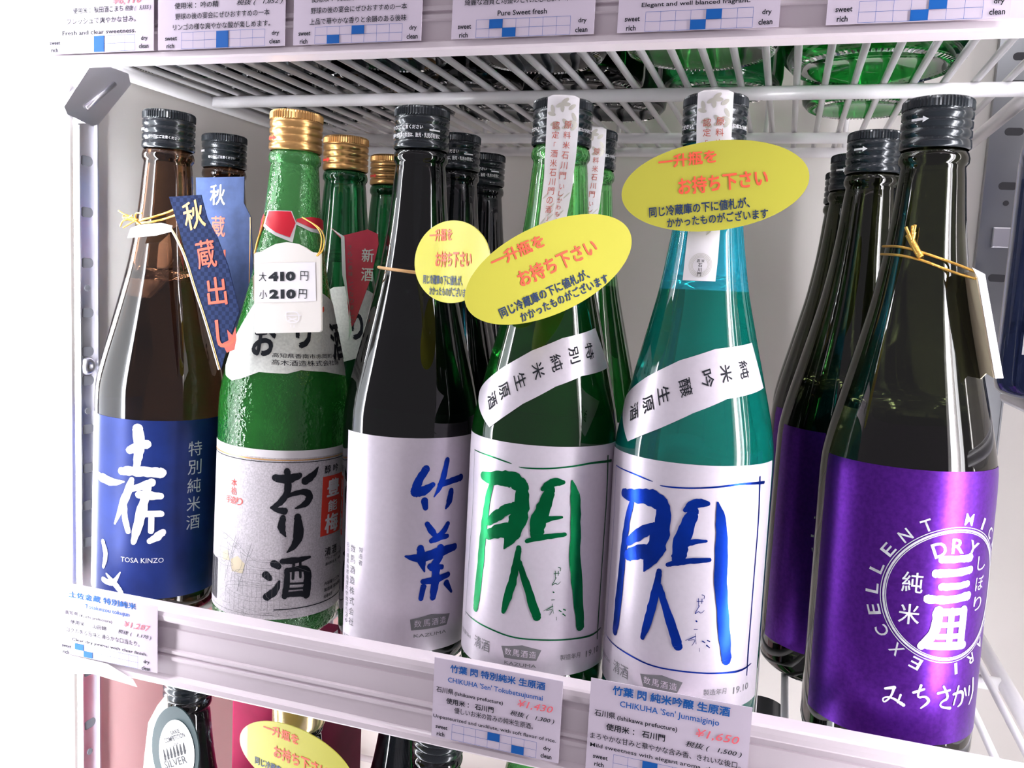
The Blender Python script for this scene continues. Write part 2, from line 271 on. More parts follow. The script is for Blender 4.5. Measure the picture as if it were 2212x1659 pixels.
# brush strokes and card outlines in millimetres
D = {'g':[([(-34.0,117.6),(-17.4,117.3),(-7.8,115.9),(-5.5,115.5)],[0.5,0.7,0.7,0.2]),([(-1.8,114.4),(0.4,114.2),(11.3,114.7),(26.5,116.3),(36.5,117.5),(52.1,116.6)],[0.2,0.7,0.7,0.8,1.0,1.5]),([(48.2,119.6),(49.9,100.2),(49.5,73.9),(49.5,47.1),(49.3,35.4),(49.7,22.1)],[1.0,0.8,0.7,0.7,1.0,0.5]),([(-36.1,30.0),(-25.4,29.3),(-12.5,28.7),(-0.9,27.2),(14.5,27.5),(32.8,26.8),(44.8,25.9),(53.0,27.4)],[0.2,0.6,0.8,0.7,0.7,0.7,1.2,0.5]),([(-34.2,118.0),(-32.5,86.5),(-34.6,58.9),(-35.9,28.2)],[0.2,0.2,0.3,0.2]),([(-17.1,102.8),(-19.4,95.0),(-21.1,80.6),(-22.2,62.7),(-23.6,44.5),(-24.7,36.0)],[2.5,3.3,3.8,4.2,4.6,3.3]),([(-23.6,106.2),(-16.6,106.3),(-9.2,107.9),(-3.6,107.6),(1.0,104.4)],[3.7,5.6,6.2,7.1,5.0]),([(-0.0,106.4),(1.2,97.6),(-0.4,89.8),(-2.2,83.6),(-4.6,78.1),(-7.3,72.0)],[5.0,6.2,7.5,7.5,5.8,0.8]),([(-17.8,83.6),(-12.1,88.3),(-7.3,91.8),(-2.8,94.2)],[3.3,4.6,4.6,4.2]),([(-17.5,77.1),(-9.5,81.1),(-3.9,81.7)],[4.6,5.8,6.6]),([(10.6,104.4),(13.3,107.2),(17.4,108.4),(20.6,108.2)],[1.7,3.5,3.8,1.8]),([(14.3,104.2),(11.9,96.1),(9.4,89.1),(9.1,81.5)],[4.2,5.6,6.5,5.5]),([(10.3,87.9),(15.1,90.0),(21.0,90.6)],[2.9,2.3,1.2]),([(4.3,77.6),(9.1,79.6),(14.8,80.9),(23.0,81.8)],[1.7,2.5,2.3,1.7]),([(0.5,73.7),(-0.4,65.8),(-1.6,57.0),(-4.2,46.1),(-5.9,39.6)],[2.3,3.0,3.7,3.5,1.8]),([(0.9,66.9),(4.4,57.9),(7.9,48.8),(11.3,39.4)],[2.3,3.0,3.5,3.7]),([(25.0,108.8),(27.5,101.1),(28.5,85.7),(29.4,68.5),(32.2,50.7),(35.1,33.0)],[1.0,4.6,4.8,5.3,5.2,4.3]),([(20.5,65.1),(21.9,64.8),(21.7,63.1)],[0.3,0.3,0.3]),([(18.5,61.7),(21.5,62.1)],[0.3,0.3]),([(19.1,63.4),(19.5,59.5)],[0.3,0.3]),([(20.8,63.3),(20.8,60.8)],[0.3,0.3]),([(19.9,59.9),(17.6,55.2),(19.6,57.3),(20.7,56.0),(22.2,57.7)],[0.3,0.3,0.3,0.3,0.2]),([(18.6,52.6),(19.3,52.0)],[0.6,0.6]),([(18.0,48.3),(19.7,48.4)],[0.3,0.3]),([(14.5,42.6),(20.7,46.1),(14.5,42.2),(19.5,43.9),(17.6,40.4)],[0.2,0.3,0.2,0.3,0.2]),([(18.7,46.4),(19.5,41.3)],[0.2,0.2]),([(21.1,39.5),(21.3,37.7)],[0.2,0.2]),([(22.2,42.9),(23.6,42.0)],[0.6,0.4]),([(24.4,43.3),(25.9,42.6)],[0.5,0.5]),([(24.2,41.0),(25.9,39.6)],[0.6,0.4])],
 'take':[([(24.9,103.4),(21.5,97.9),(19.2,91.5)],[3.2,3.3,3.6]),([(19.5,90.5),(24.5,91.4),(28.9,94.5)],[3.8,4.2,2.3]),([(24.7,85.8),(25.4,81.9)],[3.1,2.3]),([(37.1,107.8),(35.6,100.0),(33.1,92.8),(29.8,87.5)],[2.2,2.7,2.5,0.5]),([(33.1,94.2),(39.5,95.7),(47.3,96.7)],[2.3,2.7,3.1]),([(40.5,90.2),(39.8,84.6),(37.4,80.7)],[2.5,3.4,1.3]),([(26.6,72.9),(29.2,68.8),(31.8,65.8)],[2.2,2.9,2.0]),([(39.0,71.7),(35.9,66.7),(29.4,63.4)],[2.3,2.7,2.2]),([(29.4,63.2),(35.4,64.6),(39.0,64.8)],[2.2,2.3,2.0]),([(15.5,55.1),(22.2,53.6),(30.7,55.8),(44.5,57.7)],[1.1,4.2,4.7,3.3]),([(23.4,59.4),(24.1,52.3),(26.1,46.3)],[3.1,3.8,0.9]),([(34.9,58.8),(34.4,52.7),(30.0,48.0)],[3.3,4.0,2.7]),([(29.1,48.9),(36.2,47.7)],[2.7,2.3]),([(25.5,40.7),(31.4,40.7),(40.4,42.6)],[2.3,3.1,2.7]),([(32.8,47.7),(32.6,39.2),(31.5,31.0)],[3.4,4.2,2.7]),([(25.8,37.6),(24.7,31.2)],[2.7,2.2]),([(39.7,38.0),(43.6,32.1)],[2.9,1.4])],
 'tosa':[([(13.6,108.5),(15.0,100.4),(14.3,92.3),(13.2,84.1)],[5.2,6.0,4.5,3.2]),([(9.2,95.2),(14.4,98.2),(18.9,99.3)],[4.2,5.2,4.6]),([(4.2,81.9),(11.7,82.8),(21.4,82.4),(27.0,81.9)],[4.2,5.2,5.5,5.6]),([(10.8,77.3),(8.2,68.4),(6.0,63.1),(0.5,49.0)],[2.8,5.0,4.0,1.4]),([(6.5,63.1),(7.1,52.8),(9.3,45.2)],[2.8,3.4,2.8]),([(9.0,71.0),(16.9,73.4),(22.0,76.0)],[2.6,4.0,4.6]),([(15.5,68.5),(21.7,68.0),(27.2,67.6)],[4.4,4.8,3.6]),([(20.2,73.9),(17.6,61.6),(15.0,49.1),(12.6,38.6)],[3.6,5.0,5.4,2.6]),([(19.2,56.6),(27.8,56.6)],[3.8,3.4]),([(22.5,54.3),(22.5,45.9)],[3.0,3.0]),([(21.9,39.7),(26.1,42.4),(29.0,45.1)],[3.0,4.6,3.6]),([(-16.0,75.9),(-6.9,74.9),(-0.1,74.3),(6.1,75.6)],[4.0,5.4,4.0,1.0]),([(-8.1,12.2),(0.2,10.9),(4.9,19.1)],[3.0,3.6,0.8]),([(-5.3,16.5),(2.7,10.4),(6.0,6.6)],[1.2,3.6,2.4]),([(-8.9,35.9),(-5.6,28.1),(-8.1,20.2)],[3.0,3.6,2.0])],
 'sh5':[(44.9,182.3),(52.5,160.9),(20.0,156.8),(2.4,149.8),(-14.1,141.1),(-32.8,132.2),(-55.7,150.5),(-29.1,164.0),(-8.2,173.1),(13.4,179.2)],
 'sh4':[(49.0,184.4),(61.3,164.4),(30.8,160.8),(14.7,155.5),(-2.7,146.1),(-21.5,132.2),(-49.0,147.1),(-20.0,162.9),(-1.3,172.2),(18.6,179.1)],
 'sh5c':[(32.8,170.1),(20.0,168.3),(8.9,165.6),(-2.8,161.0),(-14.6,156.7),(-23.6,151.6),(-33.0,146.8)],
 'sh4c':[(38.9,173.0),(26.7,171.2),(14.9,167.1),(4.0,162.8),(-6.1,157.1),(-16.0,151.4),(-23.6,145.7)],
 'coll':[(-7.3,189.9),(10.3,196.3),(31.9,198.0),(52.0,194.7),(80.1,187.3),(80.0,180.2),(80.0,170.6),(80.1,156.9),(74.5,144.2),(47.1,148.7),(30.6,149.8),(22.0,147.6),(4.5,147.5),(-6.8,142.9),(-15.6,140.5),(-25.5,142.4),(-33.9,147.6),(-29.5,162.9),(-18.4,176.0)],
 'redA':[(-21.7,230.4),(-16.1,239.4),(19.9,240.0),(26.5,233.2),(22.4,222.0),(1.1,225.4)],
 'redAi':[(-16.6,231.7),(-12.5,239.1),(18.9,239.7),(25.2,233.2),(19.2,224.9),(2.8,227.1)],
 'seal5':[(-0.48,0.602,292.6),(-0.46,0.616,282.5),(-0.429,0.624,276.1),(-0.43,0.647,254.8),(-0.454,0.422,233.8),(-0.428,0.378,220.0),(-0.404,0.331,210.2)],
 'seal4':[(-0.272,0.774,293.0),(-0.267,0.797,283.6),(-0.259,0.776,273.5),(-0.286,0.716,254.3),(-0.286,0.498,234.6)],
 'tag2':[(-282.7,214.3),(-278.4,214.9),(-274.7,217.0),(-269.2,219.6),(-262.3,220.8),(-255.4,220.1),(-250.3,218.0),(-246.6,216.0),(-241.2,215.6),(-238.5,174.1),(-239.5,173.1),(-279.0,169.8),(-280.3,171.1)],
 'tag2s':[(-281.3,208.4),(-244.0,210.7),(-242.3,189.7),(-280.0,186.9)],
 'tag2t':[(-278.9,199.2),(-246.2,201.4),(-277.9,189.6),(-247.3,192.0),(-263.2,183.3),(-253.4,177.0)],
 'navy1':[(-335.6,243.3),(-314.3,244.8),(-310.2,232.0),(-303.6,222.2),(-296.1,206.3),(-291.8,192.6),(-288.5,181.5),(-291.5,173.9),(-295.0,165.1),(-299.4,150.5),(-300.3,147.7),(-307.0,165.8),(-317.6,192.8),(-323.4,209.9),(-329.2,226.9)],
 'gold1':[(-334.9,227.3),(-330.1,221.4),(-323.4,209.9),(-317.6,193.6),(-310.0,175.9),(-300.3,148.2)],
 'c1':[(-318.8,233.7),(-310.4,212.3),(-303.2,192.0),(-296.9,168.9),(-292.4,173.9)],
 'wb1':[(-374.4,219.9),(-372.2,225.6),(-366.2,227.8),(-350.4,229.4),(-342.6,228.0),(-344.0,224.4),(-354.3,221.9),(-366.1,220.7)],
 'leg1':[(-381.9,225.1),(-389.9,220.2),(-391.8,218.1),(-392.9,201.2),(-393.9,179.0),(-390.0,180.1),(-387.7,191.3),(-383.8,197.4),(-378.6,208.5),(-381.9,220.3)],
 'leg1b':[(-378.9,239.1),(-369.8,240.2),(-366.7,235.2),(-368.8,230.3),(-378.9,226.7),(-380.1,224.2)],
 'navy1b':[(-389.5,265.5),(-351.2,266.5),(-351.2,249.1),(-345.6,240.0),(-343.7,212.2),(-344.3,168.4),(-354.4,155.0),(-369.5,166.8),(-388.1,210.5)],
 'c1b':[(-371.8,254.2),(-371.1,233.1)],
 'red2b':[(-279.7,234.1),(-271.1,229.4),(-253.7,233.8),(-246.6,231.2),(-245.9,224.9),(-250.3,204.2),(-260.5,175.6),(-263.9,170.3),(-266.6,190.4),(-270.6,226.2)],
 'white2b':[(-279.0,233.6),(-269.6,228.9),(-267.6,203.3),(-262.3,169.7),(-264.6,163.0),(-264.5,183.3),(-270.4,204.6),(-272.0,228.5)],
 'c2b':[(-265.7,222.8),(-262.2,179.8),(-252.3,216.2),(-252.7,205.5)],
 'tag6w':[(75.7,221.4),(80.9,218.8),(92.6,174.6),(89.4,174.3),(78.3,217.1)],
 'tag6b':[(76.3,435.0,219.5),(77.6,420.0,220.8),(89.3,418.0,174.5),(87.5,424.0,175.9),(86.5,436.0,170.6),(77.2,446.0,204.9),(75.9,446.0,210.2)],
 'cord6a':[(41.8,445.6,230.9),(46.4,433.7,230.5),(52.2,429.0,229.1),(58.2,427.0,227.2),(68.7,428.2,223.9),(76.0,424.0,220.8),(78.3,419.0,219.2)],
 'cord6b':[(41.3,445.4,227.2),(45.8,433.5,226.6),(51.5,428.8,225.6),(58.4,426.4,223.7),(69.0,427.6,219.8),(73.5,424.0,218.1),(77.8,419.0,216.7)],
 'tuft6':[(50.5,429.2,235.4),(52.3,427.8,231.9),(54.0,426.6,228.8),(56.0,425.6,225.5)],
 'cord1a':[(-376.5,433.9,230.6),(-365.3,433.2,233.0),(-358.0,437.2,236.2),(-335.7,416.5,236.9),(-333.0,415.5,237.3)],
 'cord1b':[(-376.3,433.6,229.4),(-365.1,432.9,230.2),(-357.7,436.9,232.9),(-335.3,416.5,233.5),(-332.0,415.5,234.3)],
 'tuft1':[(-384.1,437.8,235.0),(-384.7,437.4,231.3),(-374.9,431.4,231.7),(-369.2,430.7,232.3)]}
D['ori'] = [([(18.2,87.7),(24.4,86.5),(31.2,88.9)],[3.2,4.3,2.7]),([(24.2,91.7),(25.4,83.8),(24.3,77.0),(20.4,72.2),(16.3,69.9)],[2.7,2.9,2.7,2.9,1.3]),([(16.2,70.1),(20.0,68.5),(23.6,68.0)],[1.3,2.4,3.2]),([(19.8,73.2),(26.7,78.0),(35.5,79.7),(38.5,75.6),(35.5,71.4),(29.7,69.5)],[1.3,1.9,2.7,3.5,2.9,0.8]),([(34.9,85.6),(39.4,88.3),(42.6,93.0)],[3.7,3.5,0.8]),([(23.0,64.2),(22.2,57.7),(25.0,52.8)],[2.4,3.7,0.8]),([(31.2,64.4),(32.6,55.6),(31.0,47.4),(25.9,43.1)],[2.9,4.5,3.5,0.7]),([(19.2,36.5),(21.7,34.9)],[3.5,2.7]),([(14.9,29.7),(17.1,27.7)],[3.5,2.4]),([(22.5,26.0),(20.8,20.2),(16.1,16.6)],[1.3,3.2,3.7]),([(24.0,37.9),(31.8,38.1),(39.8,39.0)],[2.7,2.9,1.6]),([(26.6,32.4),(26.9,25.4),(25.9,16.7)],[2.4,2.4,2.7]),([(26.6,32.4),(34.8,33.2),(38.9,31.1),(39.0,23.7),(38.7,15.9)],[1.9,2.4,3.2,3.7,3.5]),([(26.6,17.6),(32.7,17.6),(39.2,16.5)],[2.4,2.4,2.7]),([(30.2,37.0),(30.1,27.1)],[1.6,1.6]),([(34.0,37.0),(34.5,27.6)],[1.6,1.6]),([(28.3,24.1),(37.4,23.6)],[1.3,1.3]),([(28.4,21.0),(37.5,20.5)],[1.3,1.3])]
D['michi'] = [([(-5.5,31.5),(-1.8,32.8)],[1.0,1.6]),([(-1.9,32.5),(-2.8,28.2),(-5.6,24.5),(-6.3,27.1),(-2.6,28.2),(2.5,25.3)],[1.2,0.8,0.7,0.6,0.9,1.6]),([(1.0,29.8),(-0.0,25.7)],[1.0,0.6]),([(6.2,31.7),(10.6,33.6)],[1.2,1.0]),([(9.1,35.3),(7.7,29.1),(11.5,30.5),(13.6,28.0),(9.7,24.5)],[1.2,0.8,1.0,1.6,0.6]),([(17.1,31.8),(23.0,32.9)],[1.2,1.0]),([(19.5,34.9),(23.0,29.2),(18.9,27.7),(18.6,25.3),(24.0,24.3)],[1.0,1.4,0.8,0.8,1.4]),([(25.3,30.7),(31.4,31.6),(31.4,25.8),(28.5,24.3)],[1.2,1.4,1.4,0.6]),([(27.9,34.1),(25.9,25.7)],[1.0,0.8]),([(32.2,32.2),(34.0,28.6)],[1.2,0.8]),([(35.9,32.5),(36.1,28.2)],[1.0,0.8]),([(38.8,35.5),(40.3,27.9),(37.1,23.4)],[1.2,1.4,0.5])]
# ------------------------------------------------------------------ cabinet shell
def wallbox(name, a, b, m):
    return tag(MB().box(a, b).build(name, m), kind='structure')
wallbox('wall_left', (-0.46, 0.418, -0.045), (-0.43, 0.84, 0.95), PAINT)
wallbox('wall_left_pink_spill', (-0.46, 0.418, -0.75), (-0.43, 0.84, -0.045), PINK_SPILL)  # lower left wall, its colour carrying the pink reflection
tag(col.objects['wall_left_pink_spill'], kind='structure')
wallbox('wall_back', (-0.46, 0.82, -0.75), (1.0, 0.85, 0.95), PAINT)
wallbox('wall_right', (0.97, 0.30, -0.75), (1.0, 0.82, 0.95), PAINT)
wallbox('floor', (-0.46, 0.30, -0.78), (1.0, 0.85, -0.75), PAINT)
wallbox('ceiling', (-0.46, 0.30, 0.95), (1.0, 0.85, 0.98), PAINT)
# door pillar with the light fitting, left
t = empty('light_fitting', (-0.44, 0.37, -0.7), 'white vertical light fitting on the left cabinet pillar, glowing', 'lamp')
MB().box((-0.02, -0.06, 0), (0.004, 0.046, 1.6)).build('housing', PAINT, t)
MB().box((0.004, -0.05, 0.02), (0.02, 0.0475, 1.58)).build('diffuser', LEDM_L, t)
MB().tube([(.024, -.044, .02), (.024, -.044, .8), (.024, -.044, 1.58)], .007, 12).build('tube', LEDM_R, t, True)
MB().tube([(.021, .0570, .02), (.021, .0570, .8), (.021, .0570, 1.58)], .0035, 10).build('added_fill_tube', mat('added_fill_tube', (.95, .97, 1), emit=90.0), t, True)  # extra tube added behind the trim to brighten the left wall
t = empty('light_fitting', (0.185, 0.34, -0.7), 'white vertical light fitting on the right pillar beside the purple-label bottle', 'lamp')
MB().box((0.0, -0.035, 0), (0.03, 0.03, 1.6)).build('housing', PAINT, t)
MB().tube([(-.007, 0, .02), (-.007, 0, .8), (-.007, 0, 1.58)], .010, 12).build('tube', LEDM_R, t, True)
MB().tube([(-.004, .032, .02), (-.004, .032, .8), (-.004, .032, 1.58)], .006, 12).build('added_fill_tube', mat('right_fill_tube', (.98, .97, 1), emit=20.0), t, True)  # another unseen tube, added to throw light across to the left wall
t = empty('light_fitting', (0.955, 0.36, -0.7), 'vertical fill light added out of view at the far right end of the cabinet', 'lamp')  # unseen lamp added to lift the light on the interior walls
MB().box((-.004, -0.03, 0), (0.015, 0.03, 1.6)).build('housing', PAINT, t)
MB().tube([(-.016, 0, .02), (-.016, 0, .8), (-.016, 0, 1.58)], .012, 12).build('tube', mat('far_fill_tube', (1, .97, .96), emit=20.0), t, True)
o = MB().box((-0.432, 0.4185, -0.7), (-0.4125, 0.4225, 0.9)).build('trim_2', PAINT); tag(o, kind='structure'); bevel(o, .001)
# perforated posts
def slot_post(loc, axis, w, zs, dots, label, m, z0=-0.7, z1=0.9, screws=()):
    t = empty('perforated_post', loc, label, 'post')
    def P(a, b, d0, d1, za, zb):
        return ((d0, a, za), (d1, b, zb)) if axis == 'x' else ((a, -d1, za), (b, -d0, zb))
    mb = MB(); mb.box(*P(-w/2, w/2, 0, .0016, z0, z1)); mb.box(*P(-w/2, -w/2+.0012, 0, .004, z0, z1)); mb.box(*P(w/2-.0012, w/2, 0, .004, z0, z1)); mb.build('strip', m, t)
    for z, h in [(z, .0032) for z in zs]:
        k = MB(); n = 10; pts = [( (w*.13 if math.cos(q) > 0 else -w*.13) + h*math.cos(q), z + h*math.sin(q)) for q in [2*math.pi*i/20+.01 for i in range(20)]]
        if axis == 'x': k.v = [(.0018, a, b) for a, b in pts] + [(.0004, a, b) for a, b in pts]
        else: k.v = [(a, -.0018, b) for a, b in pts] + [(a, -.0004, b) for a, b in pts]
        k.f = [tuple(range(20)), tuple(range(20, 40))] + [(i, (i+1) % 20, 20+(i+1) % 20, 20+i) for i in range(20)]
        k.build('slot', DARKHOLE, t)
    for z in dots:
        k = MB(); k.lathe([(0, 0), (.0022, 0), (.0022, .0005), (0, .0005)], 16)
        o = k.build('round_hole', DARKHOLE, t); o.location = (.0016, 0, z) if axis == 'x' else (0, -.0016, z); o.rotation_euler = (0, math.pi/2, 0) if axis == 'x' else (math.pi/2, 0, 0)
    for z in screws:
        k = MB(); k.lathe([(0, .0012), (.0014, .0012), (.0016, .0028), (.0045, .0024), (.0055, .001), (.0058, 0)], 24)
        o = k.build('screw', STEEL, t, True); o.location = (.0016, 0, z) if axis == 'x' else (0, -.0016, z); o.rotation_euler = (0, math.pi/2, 0) if axis == 'x' else (math.pi/2, 0, 0)
    return t
zs = [0.268 - .0255*i for i in range(0, 34)]; zs = [z for i, z in enumerate(zs) if i % 5 != 3]
slot_post((-0.43, 0.4485, 0), 'x', 0.0160, [.268, .236, .204, .172, .147, .128, .096, .07, .045, .02, -.07, -.108, -.15, -.19, .34, .37], [.188, .108, -.128], 'steel perforated shelf post on the left side wall', STEEL, screws=(.1375, -.055))
slot_post((-0.43, 0.77, 0), 'x', 0.022, [.268 - .03*i for i in range(12)], [], 'steel perforated shelf post at the back of the left side wall', STEEL)
t = slot_post((0.168, 0.819, 0), 'y', 0.030, [.306, .35, .388, .41, .23, .16], [.292, .372], 'dull steel perforated post on the back wall behind the dark bottle at right edge', DSTEEL)
MB().box((-.019, -.009, -.7), (-.0155, 0, .9)).build('flange', DSTEEL, t)
o = MB().box((-.008, -.005, .255), (.010, -.0018, .272)).build('clip', STEEL, t); bevel(o, .001)
# ------------------------------------------------------------------ wire shelves
def wire_shelf(label, x0, x1, ztop, phase, pitch=.0164, y0=.396, y1=.80):
    t = empty('wire_shelf', (x0, y0, ztop), label, 'shelf', 'wire shelves')
    zw = -.002; zr = -.008
    k = math.ceil((x0+.006-phase)/pitch); n = 0; me = None
    while phase + k*pitch < x1 - .006:
        x = phase + k*pitch - x0
        if me is None:
            o = MB().tube([(0, -.002, zw-.004), (0, 0, zw), (0, .2, zw), (0, y1-y0, zw)], .0021, 10).build('wire', SHELFW, t, True); me = o.data
        else: o = link(bpy.data.objects.new('wire', me), t)
        o.location = (x, 0, 0); k += 1
    for y in (.563, .718, .788):
        MB().tube([(0.003, y-y0, zr), ((x1-x0)/2, y-y0, zr), (x1-x0-.003, y-y0, zr)], .0042, 14).build('cross_rod', SHELFW, t, True)
    for x in (0, x1-x0):
        MB().tube([(x, -.002, zr), (x, .2, zr), (x, y1-y0, zr)], .0046, 14).build('side_rod', SHELFW, t, True)
    g = empty('back_guard', (x0, y1+.006, ztop), label.replace('white wire shelf', 'low wire back guard of the shelf', 1), 'shelf guard', 'wire back guards')
    MB().tube([(0, 0, .044), ((x1-x0)/2, 0, .044), (x1-x0, 0, .044)], .0034, 10).build('guard_rod', SHELFW, g, True)
    me = None; k = 0
    while k*pitch*4 < x1-x0:
        if me is None: o = MB().tube([(0, 0, -.006), (0, 0, .02), (0, 0, .042)], .0022, 8).build('guard_wire', SHELFW, g, True); me = o.data
        else: o = link(bpy.data.objects.new('guard_wire', me), g)
        o.location = (k*pitch*4, 0, 0); k += 1
    return t
wire_shelf('white wire shelf holding the front row of sake bottles', -.422, .145, -.012, .0177)
wire_shelf('white wire shelf above the bottle caps, seen from below', -.422, .124, .336, -.0208)
wire_shelf('white wire shelf at the bottom, mostly below the picture', -.422, .145, -.362, .0177)
t = wire_shelf('white wire shelf under the dark bottle at the right edge', .150, .60, .153, .158, y0=.40, y1=.66)
for c in list(t.children):
    if c.name.startswith('cross_rod') and c.location.length == 0 and max(v.co.y for v in c.data.vertices) > .30: bpy.data.objects.remove(c)
# price rails
def rail(label, dz, x0=-.4215, x1=.150):
    t = empty('price_rail', (x0, .386, dz), label, 'price rail', 'price rails')
    pr = [(.394, .0150), (.3838, .0152), (.3828, .0142), (.3824, .0118), (.3828, .0092), (.3840, .0080), (.3868, .0078), (.3868, .0038), (.3862, .0032), (.3862, -.0080), (.3848, -.0086), (.3848, -.0104), (.3862, -.0112), (.3862, -.0118), (.3848, -.0124), (.3848, -.0144), (.3862, -.0152), (.3862, -.0236), (.3846, -.0246), (.3830, -.0252), (.3826, -.0278), (.3832, -.0288), (.394, -.0290)]
    mb = MB(); N = len(pr)
    for x in (0, x1-x0): mb.v += [(x, y-.386, z) for y, z in pr]
    for i in range(N): mb.f.append((i, (i+1) % N, N+(i+1) % N, N+i))
    mb.f += [tuple(range(N)), tuple(N+i for i in reversed(range(N)))]
    mb.build('channel', RAILM, t); return t
rail('lilac white price rail along the front of the lower shelf, carrying the three large tickets', 0)
rail('lilac white price rail along the top of the picture, with six cropped tickets', .3392)
o = mesh('peeling_tape', [(-.384, .3818, -.0222), (-.3515, .3818, -.0226), (-.334, .3818, -.0285), (-.331, .3818, -.0325), (-.345, .3812, -.0312), (-.362, .3816, -.0305), (-.379, .3812, -.0335), (-.386, .3818, -.028)], [tuple(range(8))], TAPE)
md = o.modifiers.new('t', 'SOLIDIFY'); md.thickness = .0003
tag(o, 'torn strip of clear tape under the leftmost lower ticket', 'tape')
# shelf bracket
t = empty('shelf_bracket', (-.421, .434, .321), 'chrome shelf bracket under the upper rail at the left post', 'bracket')
q = [(-.001, .002), (.026, .0015), (.0275, -.003), (.0015, -.0315), (-.003, -.0335), (-.021, -.0305), (-.0225, -.028)]
mb = MB(); n = len(q); mb.v = [(0, a, b) for a, b in q] + [(.014, a, b) for a, b in q]; mb.f = [tuple(range(n)), tuple(n+i for i in reversed(range(n)))] + [(i, (i+1) % n, n+(i+1) % n, n+i) for i in range(n)]
bevel(mb.build('arm', STEEL, t), .0018, 3)
MB().tube([(.0142, .0150, -.0060), (.0142, .003, -.016), (.0142, -.0080, -.0255)], .0016, 8).build('rib', STEEL, t, True)
# ------------------------------------------------------------------ bottles
PROF = [(0, 4), (26, 2.5), (30, 0), (35, 1), (38, 4), (39, 9), (39, 60), (39, 132), (38.7, 141), (37.4, 150), (35.2, 160.5), (32.2, 173), (28.8, 187), (25.2, 202), (21.8, 217), (19.2, 232), (17, 247), (15.4, 262), (14.4, 274), (13.8, 279), (14.2, 280), (15, 281), (15.2, 283), (14.6, 285.5), (13.2, 286.5), (13.2, 306), (0, 306)]
def pchip(P):
    """monotone cubic through (r, z) points, r as a function of z; returns a dense list"""
    z = [p[1] for p in P]; r = [p[0] for p in P]; n = len(P); d = [(r[i+1]-r[i])/(z[i+1]-z[i]) for i in range(n-1)]
    m = [d[0]] + [0 if d[i-1]*d[i] <= 0 else 2*d[i-1]*d[i]/(d[i-1]+d[i]) for i in range(1, n-1)] + [d[-1]]; out = []
    for i in range(n-1):
        h = z[i+1]-z[i]; K = 3 if h < 20 else 1
        for k in range(K):
            t = k/K; out.append(((2*t**3-3*t*t+1)*r[i] + (t**3-2*t*t+t)*h*m[i] + (3*t*t-2*t**3)*r[i+1] + (t**3-t*t)*h*m[i+1], z[i]+t*h))
    return out + [P[-1]]
_mid = pchip(PROF[5:20]); PROFS = PROF[:5] + _mid + PROF[20:]
CAP = [(14.4, -.6), (15.2, 0), (15.4, .6), (15.3, 3.4), (14.6, 3.9), (14.6, 4.5), (15.2, 5), (15.3, 7.4), (14.5, 8.1), (14.5, 8.5), (15.2, 9.2), (15.3, 11.6), (14.6, 12.2), (14.6, 12.7), (15.2, 13.3), (15.3, 15.9), (14.7, 16.4), (14.7, 16.9), (15.4, 17.3), (15.4, 20.6), (15.0, 21.5), (14.2, 22), (0, 22)]
def radz(r, z):
    """outer radius (mm) of a bottle of body radius r at height z above its base"""
    P = _mid
    for (a, b), (c, d) in zip(P, P[1:]):
        if b <= z <= d: v = a + (c-a)*(z-b)/(d-b); break
    else: v = 13.8 if z > 200 else 39
    return 13.8 + (v-13.8)*(r*1000-13.8)/25.2
class Bottle: pass
def bottle(label, bx, tx, y, r, gm, cm, z0=-.012, group=None, level=215, seg=96, name='sake_bottle', captext=None, scale=1.0, ring=False, gold=False):
    B = Bottle(); B.r = r; t = empty(name, (bx, y, z0), label, 'bottle', group, (0, math.atan2(tx-bx, .31), 0)); B.t = t; t.scale = (scale,)*3
    rs = lambda a: (13.8 + (a-13.8)*(r*1000-13.8)/25.2) if a > 15.3 else a
    pr = [(rs(a)*.001, b*.001) for a, b in PROFS]
    mb = MB(); mb.lathe(pr, seg); n1 = len(mb.f)
    if level:
        L = level; z = L; cav = [(0, L)]; cav.append((radz(r, L)-2.6, L))
        while z < 276: z += 12; cav.append((max(9.5, radz(r, min(z, 276))-2.6), min(z, 276)))
        cav += [(9.5, 300), (0, 300)]
        mb.lathe([(a*.001, b*.001) for a, b in cav], 48, flip=True)
    mesh('glass_body', mb.v, mb.f, None, t, True, [gm, AIR], [0]*n1 + [1]*(len(mb.f)-n1))
    c = MB().lathe([(a*.001, .2875+b*.001) for a, b in (CAP if not gold else [(14.4, -4), (15.6, -3.2), (16.4, -1.6), (16.6, 1), (16.4, 20.5), (15.2, 22), (0, 22)])], 120, knurl=() if gold else (18, 19, 20)).build('cap', cm, t, False)
    for p in c.data.polygons: p.use_smooth = p.center.z < .304
    B.cap = c
    def body(s, tt, e): 
        z = tt + 12; R = (radz(r, z) + .18)*.001 + e; a = s/(r*1000); return Vector((R*math.sin(a), -R*math.cos(a), z*.001))
    def capm(s, tt, e): a = s/15.4; R = .0155+e; return Vector((R*math.sin(a), -R*math.cos(a), .2875+tt*.001))
    B.m = body; B.cm = capm
    for row in (captext or []):
        decal('cap_print', row[0], capm, row[1], c, 1.5, 50)
    return B
def ct(s, x0, x1, z, h=1.9, bold=.03): return text(s, x0, z, x1, h=h, bold=bold)
def label(B, name, s0, s1, t0, t1, m, eps=.00005): return decal(name, rect(s0, t0, s1, t1), B.m, m, B.t, 3, 8, eps=eps)
def pr(name, vf, B, m, parent, cell=3.0, eps=.0002): return decal(name, vf, B.m, m, parent, cell, 8, eps=eps)
def S(L, dx=0, dz=0, k=1.0):
    out = []
    for i, (p, w) in enumerate(L):
        v, f = stroke([(a+dx, b+dz) for a, b in p], [q*(k if q > 1.6 else 1) for q in w]); out.append(([(a, c, i*.000012) for a, c in v], f))
    return join(out)
W1 = '切り口にご注意ください'; W2 = '妊娠中や授乳期の飲酒は、胎児・乳児の発育に'
